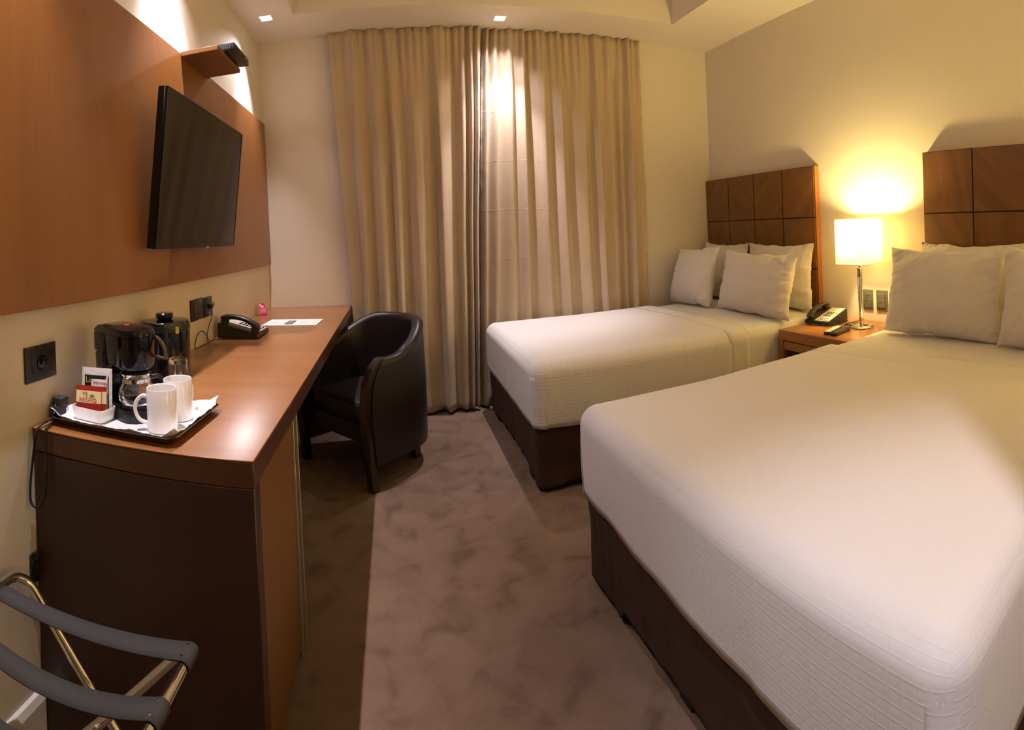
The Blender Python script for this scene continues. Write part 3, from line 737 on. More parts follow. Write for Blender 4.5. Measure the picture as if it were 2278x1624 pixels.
# ------------------------------------------------------------------ telephones
def make_phone(name, label, loc, rotz, cordpath=None):
    """Front faces local -y; handset on the local -x side."""
    t = thing(name, label, 'telephone', loc, rotz)
    W, D = 0.092, 0.105
    b = B()
    prism(b, [(-D, 0.004), (D, 0.004), (D, 0.072), (D - 0.006, 0.078), (-D + 0.004, 0.026), (-D, 0.020)], 0, -W, W)
    bmesh.ops.bevel(b, geom=b.edges[:], offset=0.002, segments=2, affect='EDGES')
    obj('base', b, M['phone'], t, angle=30)
    for x in (-0.07, 0.07):
        for y in (-0.08, 0.08):
            b = B(); lathe(b, [(0.008, 0), (0.008, 0.0045)], 12, (x, y, 0)); obj('foot', b, M['rubber'], t)
    sl = math.atan2(0.052, 2 * D - 0.010)
    def onface(u, v, h):   # u across, v 0 front..1 back, h above slope
        y = -D + 0.004 + v * (2 * D - 0.010); z = 0.026 + v * 0.052
        return Vector((u, y - h * math.sin(sl), z + h * math.cos(sl)))
    def slab(bm, u0, u1, v0, v1, h0, h1):
        P = [onface(u, v, h) for h in (h0, h1) for u, v in ((u0, v0), (u1, v0), (u1, v1), (u0, v1))]
        V = [bm.verts.new(p) for p in P]
        for f in ((0, 1, 2, 3), (4, 5, 6, 7), (0, 1, 5, 4), (1, 2, 6, 5), (2, 3, 7, 6), (3, 0, 4, 7)): bm.faces.new([V[i] for i in f])
    b = B(); slab(b, -0.020, 0.086, 0.03, 0.97, -0.0005, 0.0012); fp = obj('face_plate', b, M['keypad'], t, smooth=False)
    for r in range(4):
        for c in range(3):
            b = B(); u = 0.000 + c * 0.019; v = 0.33 + r * 0.085
            slab(b, u, u + 0.012, v, v + 0.045, 0.0012, 0.0035); obj('key', b, M['inkdark'], fp, smooth=False)
    for k in range(4):
        b = B(); u = -0.004 + k * 0.019; slab(b, u, u + 0.010, 0.17, 0.205, 0.0012, 0.003); obj('key', b, M['inkdark'], fp, smooth=False)
    for k in range(5):
        b = B(); u = -0.006 + k * 0.017; slab(b, u, u + 0.010, 0.07, 0.105, 0.0012, 0.003); obj('key', b, M['redink'] if k == 0 else M['inkdark'], fp, smooth=False)
    b = B(); slab(b, 0.066, 0.078, 0.55, 0.60, 0.0012, 0.003); obj('key', b, M['redink'], fp, smooth=False)
    # handset: arched bar with ear and mouth pieces
    xh = -0.058
    b = B()
    pts = []
    for k in range(17):
        v = k / 16
        arch = 0.020 + 0.026 * math.sin(PI * v) ** 0.7
        p = onface(xh, 0.02 + 0.96 * v, arch); pts.append((p.x, p.y, p.z))
    tube(b, pts, lambda s: 0.011 + 0.003 * abs(2 * s - 1), 14, 1, rx=0.021)
    for v in (0.10, 0.90):
        p0, p1 = onface(xh, v, 0.003), onface(xh, v, 0.028)
        tube(b, [tuple(p0), tuple((p0 + p1) / 2), tuple(p1)], 0.022, 16, 1, rx=0.021)
    hs = obj('handset', b, M['phone'], t)
    b = B(); tube(b, [tuple(onface(xh + 0.015, 0.05 + 0.9 * k / 12, 0.026 + 0.024 * math.sin(PI * (0.05 + 0.9 * k / 12)) ** 0.7)) for k in range(13)], 0.007, 8, 1, rx=0.008)
    obj('handset_grip', b, M['phonelight'], hs)
    if cordpath:
        P = catmull(cordpath, 40); b = B(); pts = []
        L = sum((q - p).length for p, q in zip(P, P[1:])); turns = L / 0.0056; acc = 0
        last = P[0]
        for k in range(len(P)):
            acc += (P[k] - last).length; last = P[k]
        n = int(turns * 9); 
        cum = [0]
        for p, q in zip(P, P[1:]): cum.append(cum[-1] + (q - p).length)
        j = 0
        for i in range(n + 1):
            s = L * i / n
            while j < len(cum) - 2 and cum[j + 1] < s: j += 1
            f = (s - cum[j]) / max(1e-9, cum[j + 1] - cum[j]); c = P[j].lerp(P[j + 1], f)
            tg = (P[j + 1] - P[j]).normalized(); n1 = tg.cross(Vector((0, 0, 1))).normalized(); n2 = tg.cross(n1)
            a = 2 * PI * turns * i / n
            pts.append(c + 0.0048 * (n1 * math.cos(a) + n2 * math.sin(a)))
        tube(b, pts, 0.0014, 5)
        obj('coiled_cord', b, M['cable'], t)
    return t
ZNS = 0.580
make_phone('telephone', 'black desk telephone on the nightstand beside the lamp', (2.415, 2.215, ZNS + 0.0004), math.radians(-84),
           [(-0.060, -0.112, 0.0085), (-0.02, -0.124, 0.0085), (0.05, -0.126, 0.0085), (0.105, -0.105, 0.0085), (0.118, -0.03, 0.0085), (0.112, 0.07, 0.0085)])
make_phone('telephone', 'black desk telephone on the long desk under the television', (-0.772, 2.540, ZD), math.radians(86))
t = thing('telephone_cable', 'thin black cable looping from the wall outlet to the desk telephone', 'cable', (0, 0, 0))
b = B(); box(b, (XL + 0.0112, 2.380, 0.936), (XL + 0.030, 2.398, 0.958), 0.003, 2); obj('plug', b, M['rubber'], t)
b = B(); box(b, (XL + 0.028, 2.400, 0.944), (XL + 0.036, 2.408, 0.968), 0.002, 1); obj('tag', b, M['alu'], t)
b = B(); tube(b, [(XL + 0.026, 2.392, 0.940), (XL + 0.024, 2.392, 0.90), (XL + 0.014, 2.36, 0.845), (XL + 0.010, 2.345, 0.790), (XL + 0.020, 2.352, 0.7805), (XL + 0.014, 2.330, 0.815), (XL + 0.012, 2.280, 0.845), (XL + 0.012, 2.215, 0.830), (XL + 0.012, 2.185, 0.7815), (XL + 0.020, 2.25, 0.7805), (XL + 0.022, 2.35, 0.7805), (XL + 0.020, 2.440, 0.7810)], 0.0022, 8, 10)
obj('cable', b, M['cable'], t)

# paper sheet and card on the desk
t = thing('menu_sheet', 'white printed sheet lying on the far part of the desk', 'paper', (-0.600, 2.955, ZD), math.radians(-3))
b = B(); box(b, (-0.158, -0.112, 0), (0.158, 0.112, 0.0016), 0.0004, 1); sh = obj('sheet', b, M['paper'], t)
b = B(); box(b, (-0.034, -0.074, 0.0016), (0.012, 0.060, 0.0019)); obj('picture', b, M['inknavy'], t)
b = B(); box(b, (-0.026, -0.055, 0.0019), (0.004, 0.040, 0.0021)); obj('picture', b, mat('grey blue print', rgb(130, 138, 158), 0.6), t)
random.seed(3)
for cx, w in ((-0.105, 0.05), (0.072, 0.05)):
    b = B()
    for k in range(4): box(b, (cx - w / 2 * random.uniform(.5, 1), 0.03 - k * 0.022, 0.0016), (cx + w / 2 * random.uniform(.5, 1), 0.035 - k * 0.022, 0.0019))
    obj('lettering', b, M['inkgrey'], t, smooth=False)
b = B()
for k in range(9): box(b, (0.136, -0.08 + k * 0.018, 0.0016), (0.140, -0.068 + k * 0.018, 0.0019))
obj('lettering', b, M['inkgrey'], t, smooth=False)

t = thing('card_holder', 'clear stand holding a small magenta card at the desk back corner', 'card holder', (-0.868, 3.285, ZD), math.radians(-40))
b = B(); box(b, (-0.036, -0.030, 0), (0.026, 0.030, 0.002), 0.0006, 1); obj('stand', b, M['thinglass'], t)
rm = Matrix.Rotation(math.radians(-16), 3, 'Y')
b = B(); box(b, (0.018, -0.024, 0.002), (0.0195, 0.024, 0.080), 0.0004, 1, rot=rm, at=(0.019, 0, 0.002)); cd = obj('card', b, M['pink'], t)
b = B()
box(b, (0.0195, -0.020, 0.062), (0.0200, -0.006, 0.074), rot=rm, at=(0.019, 0, 0.002)); box(b, (0.0195, -0.012, 0.052), (0.0200, 0.012, 0.062), rot=rm, at=(0.019, 0, 0.002))
obj('lettering', b, M['paper'], cd, smooth=False)
b = B(); box(b, (0.0195, -0.022, 0.018), (0.0199, 0.022, 0.046), rot=rm, at=(0.019, 0, 0.002)); obj('print', b, M['pinkpale'], cd, smooth=False)

# ------------------------------------------------------------------ curtains
def interp(pts, x):
    if x <= pts[0][0]: return pts[0][1]
    for (a, ya), (c, yc) in zip(pts, pts[1:]):
        if x <= c:
            f = (x - a) / (c - a); f = f * f * (3 - 2 * f); return ya + (yc - ya) * f
    return pts[-1][1]
def curtain(name, label, x0, x1, bands, light_right, y0, lean, seed):
    A = 0.050
    pts = []
    for i, (s, e) in enumerate(bands):
        a = A * (0.75 + 0.5 * random.Random(seed + i).random())
        pts += [(s, 0), (e, a)] if light_right else [(s, a), (e, 0)]
    pts = [(x0, 0.012)] + pts + [(x1, 0.012)]
    pts.sort()
    b = B(); nu = int((x1 - x0) / 0.005); nv = 60
    zt, zb = ZC - 0.004, 0.022
    def f(u, v):
        z = zb + (zt - zb) * v
        x = x0 + (x1 - x0) * u
        top = sstep(0.72, 1.0, v)
        d = interp(pts, x + 0.010 * nz(x * 2, z * 0.9, seed)) * (1 - 0.35 * top) * (0.92 + 0.28 * (1 - v))
        d += 0.016 * nz(x * 6, z * 0.5, seed + 5) + 0.0035 * nz(x * 17, z * 0.7, seed + 9) + 0.0012 * nz(x * 45, z * 1.5, seed + 2)
        d += top * top * 0.009 * math.sin(x * 2 * PI / 0.055 + 5 * nz(x * 3, seed))
        if z < 0.16: d += 0.004 * sstep(0.16, 0.13, z)
        xx = x + lean * (1 - v) * (0.6 if light_right else 1.0) + 0.006 * nz(x * 5, z * 1.2, seed + 7)
        e = min(u, 1 - u) * (x1 - x0)
        d += 0.005 * math.exp(-e / 0.010) * math.sin(z * 95 + 5 * nz(z * 4, seed))
        return Vector((xx, y0 - d, z + (0.006 * nz(x * 4, 0, seed) if v == 0 else 0)))
    grid(b, f, nu, nv)
    o = obj(name, b, M['curtain'], angle=80)
    md = o.modifiers.new('cloth thickness', 'SOLIDIFY'); md.thickness = 0.0015; md.offset = -1
    tag(o, label, 'curtain', 'beige satin curtains')
    return o
curtain('curtain', 'beige satin curtain panel hanging behind the black tub chair', -0.385, 0.696,
        [(-0.26, -0.225), (-0.125, -0.07), (0.005, 0.045), (0.10, 0.185), (0.325, 0.375), (0.49, 0.56), (0.60, 0.63), (0.655, 0.68)], True, 3.632, 0.0, 11)
for v in bpy.data.objects['curtain'].data.vertices:      # outer edge hangs clear of the desk; the inner edge swings outwards towards the floor
    v.co.x += 0.078 * min(1, (2.7 - v.co.z) / 1.85) * max(0, 1 - (v.co.x + 0.385) / 0.25)
    k = max(0, (v.co.x - 0.25) / 0.485); v.co.x -= 0.155 * k * max(0, 1 - v.co.z / 2.7) ** 0.8
curtain('curtain', 'beige satin curtain panel hanging behind the far bed', 0.712, 1.955,
        [(0.745, 0.765), (0.81, 0.83), (0.92, 0.945), (1.01, 1.03), (1.14, 1.19), (1.27, 1.30), (1.445, 1.495), (1.57, 1.605), (1.685, 1.72), (1.76, 1.79), (1.85, 1.87)], False, 3.668, 0.0, 23)
for v in bpy.data.objects['curtain.001'].data.vertices:
    k = max(0, (1.25 - v.co.x) / 0.56); v.co.x -= 0.150 * k * max(0, 1 - v.co.z / 2.7) ** 0.8
    k2 = max(0, (v.co.x - 1.25) / 0.7); v.co.x -= 0.03 * k2 * (1 - v.co.z / 2.7)

# ------------------------------------------------------------------ beds
def coords(lo, hi, r, step, lo_round=True, hi_round=True):
    out = []
    a = lo + (r if lo_round else 0); c = hi - (r if hi_round else 0)
    if lo_round: out += [lo + r * (1 - math.cos(k * PI / 2 / 8)) if False else lo + r * (k / 8) for k in range(8)]
    n = max(1, int((c - a) / step)); out += [a + (c - a) * k / n for k in range(n + 1)]
    if hi_round: out += [hi - r + r * (k / 8) for k in range(1, 9)]
    return out
def drape(x0, x1, y0, y1, z0, z1, r, foot, crown=0.0, seed=0, hem=0.0, side_wrinkle=0.0, bulge=0.0):
    """Cloth over a mattress: top and two sides, plus the foot side (at x0) when asked. UV is the unrolled cloth."""
    b = B(); uvl = b.loops.layers.uv.verify()
    X = coords(x0, x1, r, 0.03, foot, False); Y = coords(y0, y1, r, 0.03); Z = coords(z0, z1, r, 0.025, False, True)
    cache = {}
    def P(p):
        k = tuple(round(c, 5) for c in p)
        if k in cache: return cache[k]
        q = Vector((max(p[0], x0 + r) if foot else p[0], min(max(p[1], y0 + r), y1 - r), min(p[2], z1 - r)))
        d = Vector(p) - q; n = d.normalized() if d.length > 1e-9 else Vector((0, 0, 1))
        w = q + n * r
        if p[2] >= z1 - 1e-6:
            a = (w.x - x0) / (x1 - x0 + 0.4) * 2 - 1; c = (w.y - y0) / (y1 - y0) * 2 - 1
            w.z += crown * max(0, 1 - a ** 4) * max(0, 1 - c * c) + 0.004 * nz(w.x * 3, w.y * 3, seed)
        else:
            t = 1 - (w.z - z0) / (z1 - z0)
            s = (w.x * 1.3 + w.y * 1.7)
            w += Vector((n.x, n.y, 0)) * (bulge * math.sin(PI * min(1, t)) + 0.006 * t * nz(s * 4, w.z * 2, seed) + side_wrinkle * t * nz(s * 16, w.z * 1.2, seed + 3))
            if w.z < z0 + 0.05: w.z += hem * nz(s * 3.5, 1, seed + 1) * (1 - (w.z - z0) / 0.05)
        cache[k] = b.verts.new(w); return cache[k]
    def face(ps, uvs):
        vs = [P(p) for p in ps]
        if len(set(vs)) < 3: return
        try: f = b.faces.new(vs)
        except ValueError: return
        for l, u in zip(f.loops, uvs): l[uvl].uv = u
    for a, c in zip(X, X[1:]):
        for d, e in zip(Y, Y[1:]): face([(a, d, z1), (c, d, z1), (c, e, z1), (a, e, z1)], [(a, d), (c, d), (c, e), (a, e)])
        for d, e in zip(Z, Z[1:]):
            face([(a, y0, d), (c, y0, d), (c, y0, e), (a, y0, e)], [(a, y0 - (z1 - d)), (c, y0 - (z1 - d)), (c, y0 - (z1 - e)), (a, y0 - (z1 - e))])
            face([(a, y1, d), (c, y1, d), (c, y1, e), (a, y1, e)], [(a, y1 + z1 - d), (c, y1 + z1 - d), (c, y1 + z1 - e), (a, y1 + z1 - e)])
    if foot:
        for a, c in zip(Y, Y[1:]):
            for d, e in zip(Z, Z[1:]): face([(x0, a, d), (x0, c, d), (x0, c, e), (x0, a, e)], [(x0 - (z1 - d), a), (x0 - (z1 - d), c), (x0 - (z1 - e), c), (x0 - (z1 - e), a)])
    return b
def solid(o, th, off=1):
    md = o.modifiers.new('cloth thickness', 'SOLIDIFY'); md.thickness = th; md.offset = off; return o

def make_bed(label, y0, y1, seed, cloth):
    xf, xh = 0.612, 2.535
    t = thing('bed', label, 'bed', (0, 0, 0), 0, 'beds with white coverlets')
    # box base with legs
    b = B(); box(b, (xf + 0.03, y0 + 0.03, 0.075), (xh - 0.02, y1 - 0.03, 0.315), 0.01, 1); obj('base', b, M['legblack'], t)
    for lx in (xf + 0.085, xh - 0.12):
        for ly in (y0 + 0.10, y1 - 0.10):
            b = B(); box(b, (lx - 0.03, ly - 0.03, 0), (lx + 0.03, ly + 0.03, 0.077), 0.004, 1); obj('leg', b, M['legblack'], t)
    b = B(); box(b, (xf + 0.040, (y0 + y1) / 2 + 0.06, 0), (xf + 0.100, (y0 + y1) / 2 + 0.12, 0.077), 0.004, 1); obj('leg', b, M['legblack'], t)
    # skirt round foot and sides
    b = B(); r = 0.05; xs_, ya, yb_ = xf + 0.008, y0 + 0.012, y1 - 0.012
    path = [(xh - 0.03, yb_)]
    n = int((xh - 0.03 - xs_ - r) / 0.012)
    path = [(xh - 0.03 + (xs_ + r - xh + 0.03) * k / n, yb_) for k in range(n)]
    path += [(xs_ + r - r * math.sin(a), yb_ - r + r * math.cos(a)) for a in [k * PI / 2 / 8 for k in range(9)]]
    m_ = int((yb_ - ya - 2 * r) / 0.012)
    path += [(xs_, yb_ - r + (ya - yb_ + 2 * r) * k / m_) for k in range(1, m_)]
    path += [(xs_ + r - r * math.cos(a), ya + r - r * math.sin(a)) for a in [k * PI / 2 / 8 for k in range(9)]]
    path += [(xs_ + r + (xh - 0.03 - xs_ - r) * k / n, ya) for k in range(1, n + 1)]
    cx, cy = (xf + xh) / 2, (y0 + y1) / 2
    N_ = len(path)
    def f(u, v):
        i = min(N_ - 1, int(round(u * (N_ - 1)))); x, y = path[i]; s = i * 0.012
        ft = (yb_ - y) / (yb_ - ya) if x < xs_ + 0.02 else 0
        hem = 0.022 + 0.014 * nz(s * 2.2, 3, seed) + 0.038 * sstep(0.19, 0.22, ft) * (1 - sstep(0.80, 0.84, ft))
        z = hem + (0.322 - hem) * v
        p, q = path[max(0, i - 1)], path[min(N_ - 1, i + 1)]
        tx_, ty_ = q[0] - p[0], q[1] - p[1]; l = math.hypot(tx_, ty_) or 1
        nx_, ny_ = ty_ / l, -tx_ / l
        if nx_ * (x - cx) + ny_ * (y - cy) < 0: nx_, ny_ = -nx_, -ny_
        w = (1 - v) ** 0.7 * (0.011 * nz(s * 6, v * 1.5, seed + 2) + 0.007 * nz(s * 17, v * 0.8, seed + 4)) - 0.006 * (1 - v) + 0.004 * nz(s * 9 + v * 3, v * 4, seed + 6)
        return Vector((x + nx_ * w, y + ny_ * w, z))
    grid(b, f, N_ - 1, 20)
    solid(obj('bed_skirt', b, M['skirt'], t, angle=80), 0.002, -1)
    # sheet over the mattress
    b = drape(xf + 0.012, xh, y0 + 0.006, y1 - 0.006, 0.330, 0.606, 0.060, True, 0.022, seed, 0.004, 0.010)
    obj('fitted_sheet', b, M['sheet'], t, angle=80)
    b = drape(xf, 1.735, y0, y1, 0.312, 0.612, 0.062, True, 0.024, seed, 0.008, 0.002, 0.004)
    cv = solid(obj('coverlet', b, cloth, t, angle=80), 0.005)
    b = drape(1.727, 1.868, y0 - 0.003, y1 + 0.003, 0.320, 0.6165, 0.064, False, 0.022, seed, 0.004, 0.008)
    solid(obj('turned_down_sheet', b, M['sheet'], t, angle=80), 0.004)
    # folded corner of the coverlet at the foot
    for yc, sg in ((y0, 1), (y1, -1)):
        b = B(); rr_ = 0.062 + 0.0058
        def cf(u, v):
            a = (0.10 + 0.85 * u) * PI / 2
            z = 0.311 + 0.240 * v
            k = rr_ * (1 + 0.02 * nz(v * 4, u, seed))
            px = xf + 0.062 - k * math.cos(a) - 0.004 * math.sin(PI * (1 - v) * .9); py = 0.062 - k * math.sin(a)
            return Vector((px, yc + sg * py, z))
        grid(b, cf, 10, 12, uvfn=lambda u, v: (0.10 * u, 0.250 * v))
        solid(obj('corner_fold', b, cloth, t, angle=80), 0.0025, 0)
    return t
make_bed('far bed with white waffle coverlet standing beside the curtain', 2.322, 3.575, 3, M['waffle'])
make_bed('near bed with white waffle coverlet, largest thing in the room', 0.340, 1.742, 8, M['waffle_fine'])

# ------------------------------------------------------------------ pillows
def make_pillow(label, loc, w, h, th, lean, yaw, seed, roll=0.0):
    b = B(); n = 56
    def side(sg):
        def f(u, v):
            a = 2 * u - 1; c = 2 * v - 1
            k = 0.075
            x = w / 2 * a * (1 - k * (1 - c * c)); z = h / 2 * c * (1 - (k * 1.3 if c > 0 else 0.02) * (1 - a * a))
            prof = max(0, 1 - abs(a) ** 2.6) ** 0.62 * max(0, 1 - abs(c) ** 2.4) ** 0.62
            y = th / 2 * prof * (1.12 - 0.22 * c)
            edge = 1 - prof
            wr = 0.008 * nz(a * 3.0 + seed, c * 3.0, seed) + 0.014 * (edge ** 1.2) * nz((a * c) * 8 + seed, (a - c) * 4.5, seed * 1.7) + 0.009 * edge * nz(a * 9, c * 2.5, seed + 9) + 0.006 * edge * nz(a * 3, c * 11, seed + 5)
            if prof < 1e-6: wr *= 0.3
            y = y + wr * min(1, prof * 6)
            x += 0.010 * nz(c * 3, seed + 4) * abs(a) ** 6; z += 0.014 * nz(a * 3, seed + 6) * abs(c) ** 6
            return Vector((x, -sg * y, z))
        return f
    for sg in (1, -1): grid(b, side(sg), n, n)
    bmesh.ops.remove_doubles(b, verts=b.verts, dist=0.0012)
    o = obj('pillow', b, M['pillow'], angle=120)
    o.location = loc; o.rotation_euler = (math.radians(-lean), math.radians(roll), math.radians(-90 + yaw))
    tag(o, label, 'pillow', 'white bed pillows')
    return o
def pz(h, lean, d=0.636): return d + h / 2 * math.cos(math.radians(lean)) * 0.97
make_pillow('back pillow of the far bed, leaning on the headboard nearest the lamp', (2.478, 2.715, pz(.45, 4, .634)), 0.68, 0.45, 0.12, 4, 0, 2)
make_pillow('back pillow of the far bed, showing only a corner by the window wall', (2.478, 3.350, pz(.45, 4, .634)), 0.58, 0.45, 0.12, 4, 0, 5)
make_pillow('front pillow of the far bed nearest the lamp, covering parts of two others', (2.195, 2.640, pz(.415, 14)), 0.70, 0.415, 0.17, 14, 3, 7, 2)
make_pillow('front pillow of the far bed beside the curtain wall', (2.165, 3.335, pz(.445, 16)), 0.62, 0.445, 0.17, 16, -4, 11, -3)
make_pillow('back pillow of the near bed, mostly hidden between headboard and big pillow', (2.482, 1.220, pz(.46, 4, .634)), 0.64, 0.46, 0.11, 4, 0, 13)
make_pillow('big front pillow of the near bed beside the lamp', (2.262, 1.285, pz(.45, 12)), 0.70, 0.45, 0.17, 12, -3, 17)
make_pillow('front pillow of the near bed cut off by the picture edge', (2.185, 0.615, pz(.46, 12)), 0.66, 0.46, 0.17, 12, -4, 19)

# ------------------------------------------------------------------ headboards
def make_headboard(label, y0, seed):
    W, H, D = 1.276, 1.598, 0.052
    t = thing('headboard', label, 'headboard', (XR - 0.0005, y0, 0), 0, 'square panelled headboards')
    b = B(); box(b, (-D + 0.010, 0, 0.02), (0, W, H), 0.001, 1); obj('backing_board', b, M['headedge'], t)
    b = B(); box(b, (-D + 0.006, 0.001, 0.021), (-D + 0.0098, W - 0.001, H - 0.001)); obj('groove_board', b, M['groove'], t, smooth=False)
    b = B(); uvl = b.loops.layers.uv.verify(); rnd = random.Random(seed)
    g = 0.004; cw = W / 4; ch = 0.350
    for r in range(5):
        for c in range(4):
            z1 = H - r * ch; z0 = max(0.022, z1 - ch)
            n0 = len(b.faces)
            vs = box(b, (-D, c * cw + g, z0 + g), (-D + 0.0062, (c + 1) * cw - g, z1 - g), 0.0008, 1)
            a = rnd.uniform(0.3, 2.6); ox, oy = rnd.uniform(0, 20), rnd.uniform(0, 20)
            fs = {f for v in vs for f in v.link_faces}
            for f in fs:
                for l in f.loops:
                    y, z = l.vert.co.y, l.vert.co.z
                    l[uvl].uv = (ox + y * math.cos(a) - z * math.sin(a), oy + y * math.sin(a) + z * math.cos(a))
    obj('veneer_squares', b, M['headtile'], t, smooth=False)
    return t
make_headboard('walnut squared headboard of the far bed, in the room corner', 2.412, 4)
make_headboard('walnut squared headboard of the near bed, cut by the picture edge', 0.285, 9)

# ------------------------------------------------------------------ nightstand, lamp, remotes
t = thing('nightstand', 'honey coloured wooden nightstand between the two beds', 'nightstand', (2.086, 1.755, 0))
NX, NY = XR - 0.003 - 2.086, 0.552
b = B(); box(b, (0, 0, ZNS - 0.060), (NX, NY, ZNS), 0.0015, 1); obj('top', b, M['night'], t)
for y in (0, NY - 0.035):
    b = B(); box(b, (0.0005, y + 0.0003, 0), (NX, y + 0.0347, ZNS - 0.0605), 0.001, 1); obj('side_panel', b, M['night'], t)
b = B(); box(b, (NX - 0.02, 0.036, 0.06), (NX, NY - 0.036, ZNS - 0.061)); obj('back_panel', b, M['deskside'], t, smooth=False)
b = B(); box(b, (0.006, 0.0365, ZNS - 0.116), (0.022, NY - 0.0365, ZNS - 0.066), 0.0015, 1)
dw = obj('drawer', b, M['night'], t)
b = B(); box(b, (0.022, 0.05, ZNS - 0.114), (NX - 0.03, NY - 0.05, ZNS - 0.070)); obj('drawer_box', b, M['deskside'], dw, smooth=False)
b = B(); box(b, (0.010, 0.036, 0.06), (NX - 0.021, NY - 0.036, 0.085), 0.001, 1); obj('shelf', b, M['night'], t)

LX, LY = 2.420, 1.935
t = thing('table_lamp', 'lit bedside lamp with square white shade between the two beds', 'lamp', (LX, LY, ZNS + 0.0004))
b = B(); lathe(b, [(0, 0), (0.072, 0), (0.0745, 0.002), (0.0745, 0.006), (0.071, 0.009), (0.030, 0.014), (0.013, 0.017), (0, 0.017)], 56); obj('base', b, M['chrome'], t)
b = B(); lathe(b, [(0.0105, 0.016), (0.0125, 0.03), (0.0165, 0.30), (0.0170, 0.352), (0.0160, 0.356), (0, 0.356)], 32); obj('stem', b, M['chrome'], t)
b = B(); lathe(b, [(0.0075, 0.356), (0.0075, 0.395), (0.014, 0.396), (0.014, 0.440), (0, 0.440)], 24); obj('socket', b, M['chrome'], t)
S2, z0s, z1s = 0.100, 0.381, 0.648
b = B()
for zz in (z0s, z1s): pass
V = [[b.verts.new((sx * S2, sy * S2, z)) for sx, sy in ((-1, -1), (1, -1), (1, 1), (-1, 1))] for z in (z0s, z1s)]
for i in range(4): b.faces.new((V[0][i], V[0][(i + 1) % 4], V[1][(i + 1) % 4], V[1][i]))
sd = obj('lamp_shade', b, M['shade'], t, smooth=False)
for z in (z0s, z1s):
    b = B()
    for i in range(4):
        a, c = [((-1, -1), (1, -1), (1, 1), (-1, 1))[k % 4] for k in (i, i + 1)]
        tube(b, [(a[0] * S2, a[1] * S2, z), (c[0] * S2, c[1] * S2, z)], 0.0016, 6)
    obj('binding', b, M['shadetrim'], sd)
b = B()
for a in (0, PI / 2, PI, 1.5 * PI): tube(b, [(0.007 * math.cos(a), 0.007 * math.sin(a), 0.392), (S2 * math.cos(a), S2 * math.sin(a), z0s + 0.004)], 0.0013, 6)
obj('shade_spider', b, M['chrome'], t)
b = B(); lathe(b, [(0, 0.440), (0.012, 0.440), (0.016, 0.455), (0.028, 0.490), (0.029, 0.505), (0.022, 0.525), (0, 0.534)], 24)
obj('bulb', b, mat('lit warm bulb', (1, 1, 1, 1), 0.5, emit=(1.0, 0.78, 0.42, 1), estr=40), t)
b = B(); tube(b, [(0.0, 0.074, 0.004), (-0.02, 0.105, 0.0035), (0.0, 0.125, 0.0035), (0.08, 0.12, 0.0035), (0.165, 0.11, 0.0035)], 0.0025, 8, 8); obj('cord', b, M['cable'], t)
pl = bpy.data.lights.new('lamp_glow', 'POINT'); pl.energy = 46; pl.color = (1.0, 0.75, 0.27); pl.shadow_soft_size = 0.03
po = bpy.data.objects.new('lamp_glow', pl); COL.objects.link(po); po.location = (LX, LY, ZNS + 0.598)
# the same stand and lamp on the other side of the near bed, just past the picture edge
n2 = copy_tree(bpy.data.objects['nightstand']); n2.location = (2.086, -0.335, 0); n2['label'] = 'honey coloured wooden nightstand past the near bed, beside the corridor wall'
l2 = copy_tree(bpy.data.objects['table_lamp']); l2.location = (LX, -0.060, ZNS + 0.0004); l2['label'] = 'lit bedside lamp past the near bed, beside the corridor wall'
pq = po.copy(); pq.data = pl.copy(); pq.data.energy = 55; COL.objects.link(pq); pq.location = (LX, -0.060, ZNS + 0.598)

def make_remote(label, loc, rotz, body, face, keys):
    t = thing('remote_control', label, 'remote control', loc, rotz, 'remote controls on the nightstand')
    b = B(); loft(b, [rr3(.019, .084, .010, 0, 5), rr3(.0225, .088, .012, .006, 5), rr3(.0225, .088, .012, .014, 5), rr3(.0195, .085, .010, .0185, 5)]); obj('body', b, body, t)
    b = B(); loft(b, [rr3(.0175, .082, .009, .0185, 5), rr3(.0170, .0815, .009, .0192, 5)]); fc = obj('face', b, face, t)
    b = B()
    for r in range(9):
        for c in range(3): box(b, (-0.013 + c * 0.0095, -0.060 + r * 0.0135, 0.0190), (-0.006 + c * 0.0095, -0.0525 + r * 0.0135, 0.0208), 0.0006, 1)
    obj('buttons', b, keys, fc)
    return t
make_remote('all black remote control on the nightstand, nearer the near bed', (2.222, 1.932, ZNS + 0.0004), math.radians(-79), M['phone'], M['black'], M['outletgrey'])
make_remote('remote control with a pale button face beside the black remote', (2.225, 1.990, ZNS + 0.0004), math.radians(-74), M['phone'], M['keypad'], M['inkgrey'])

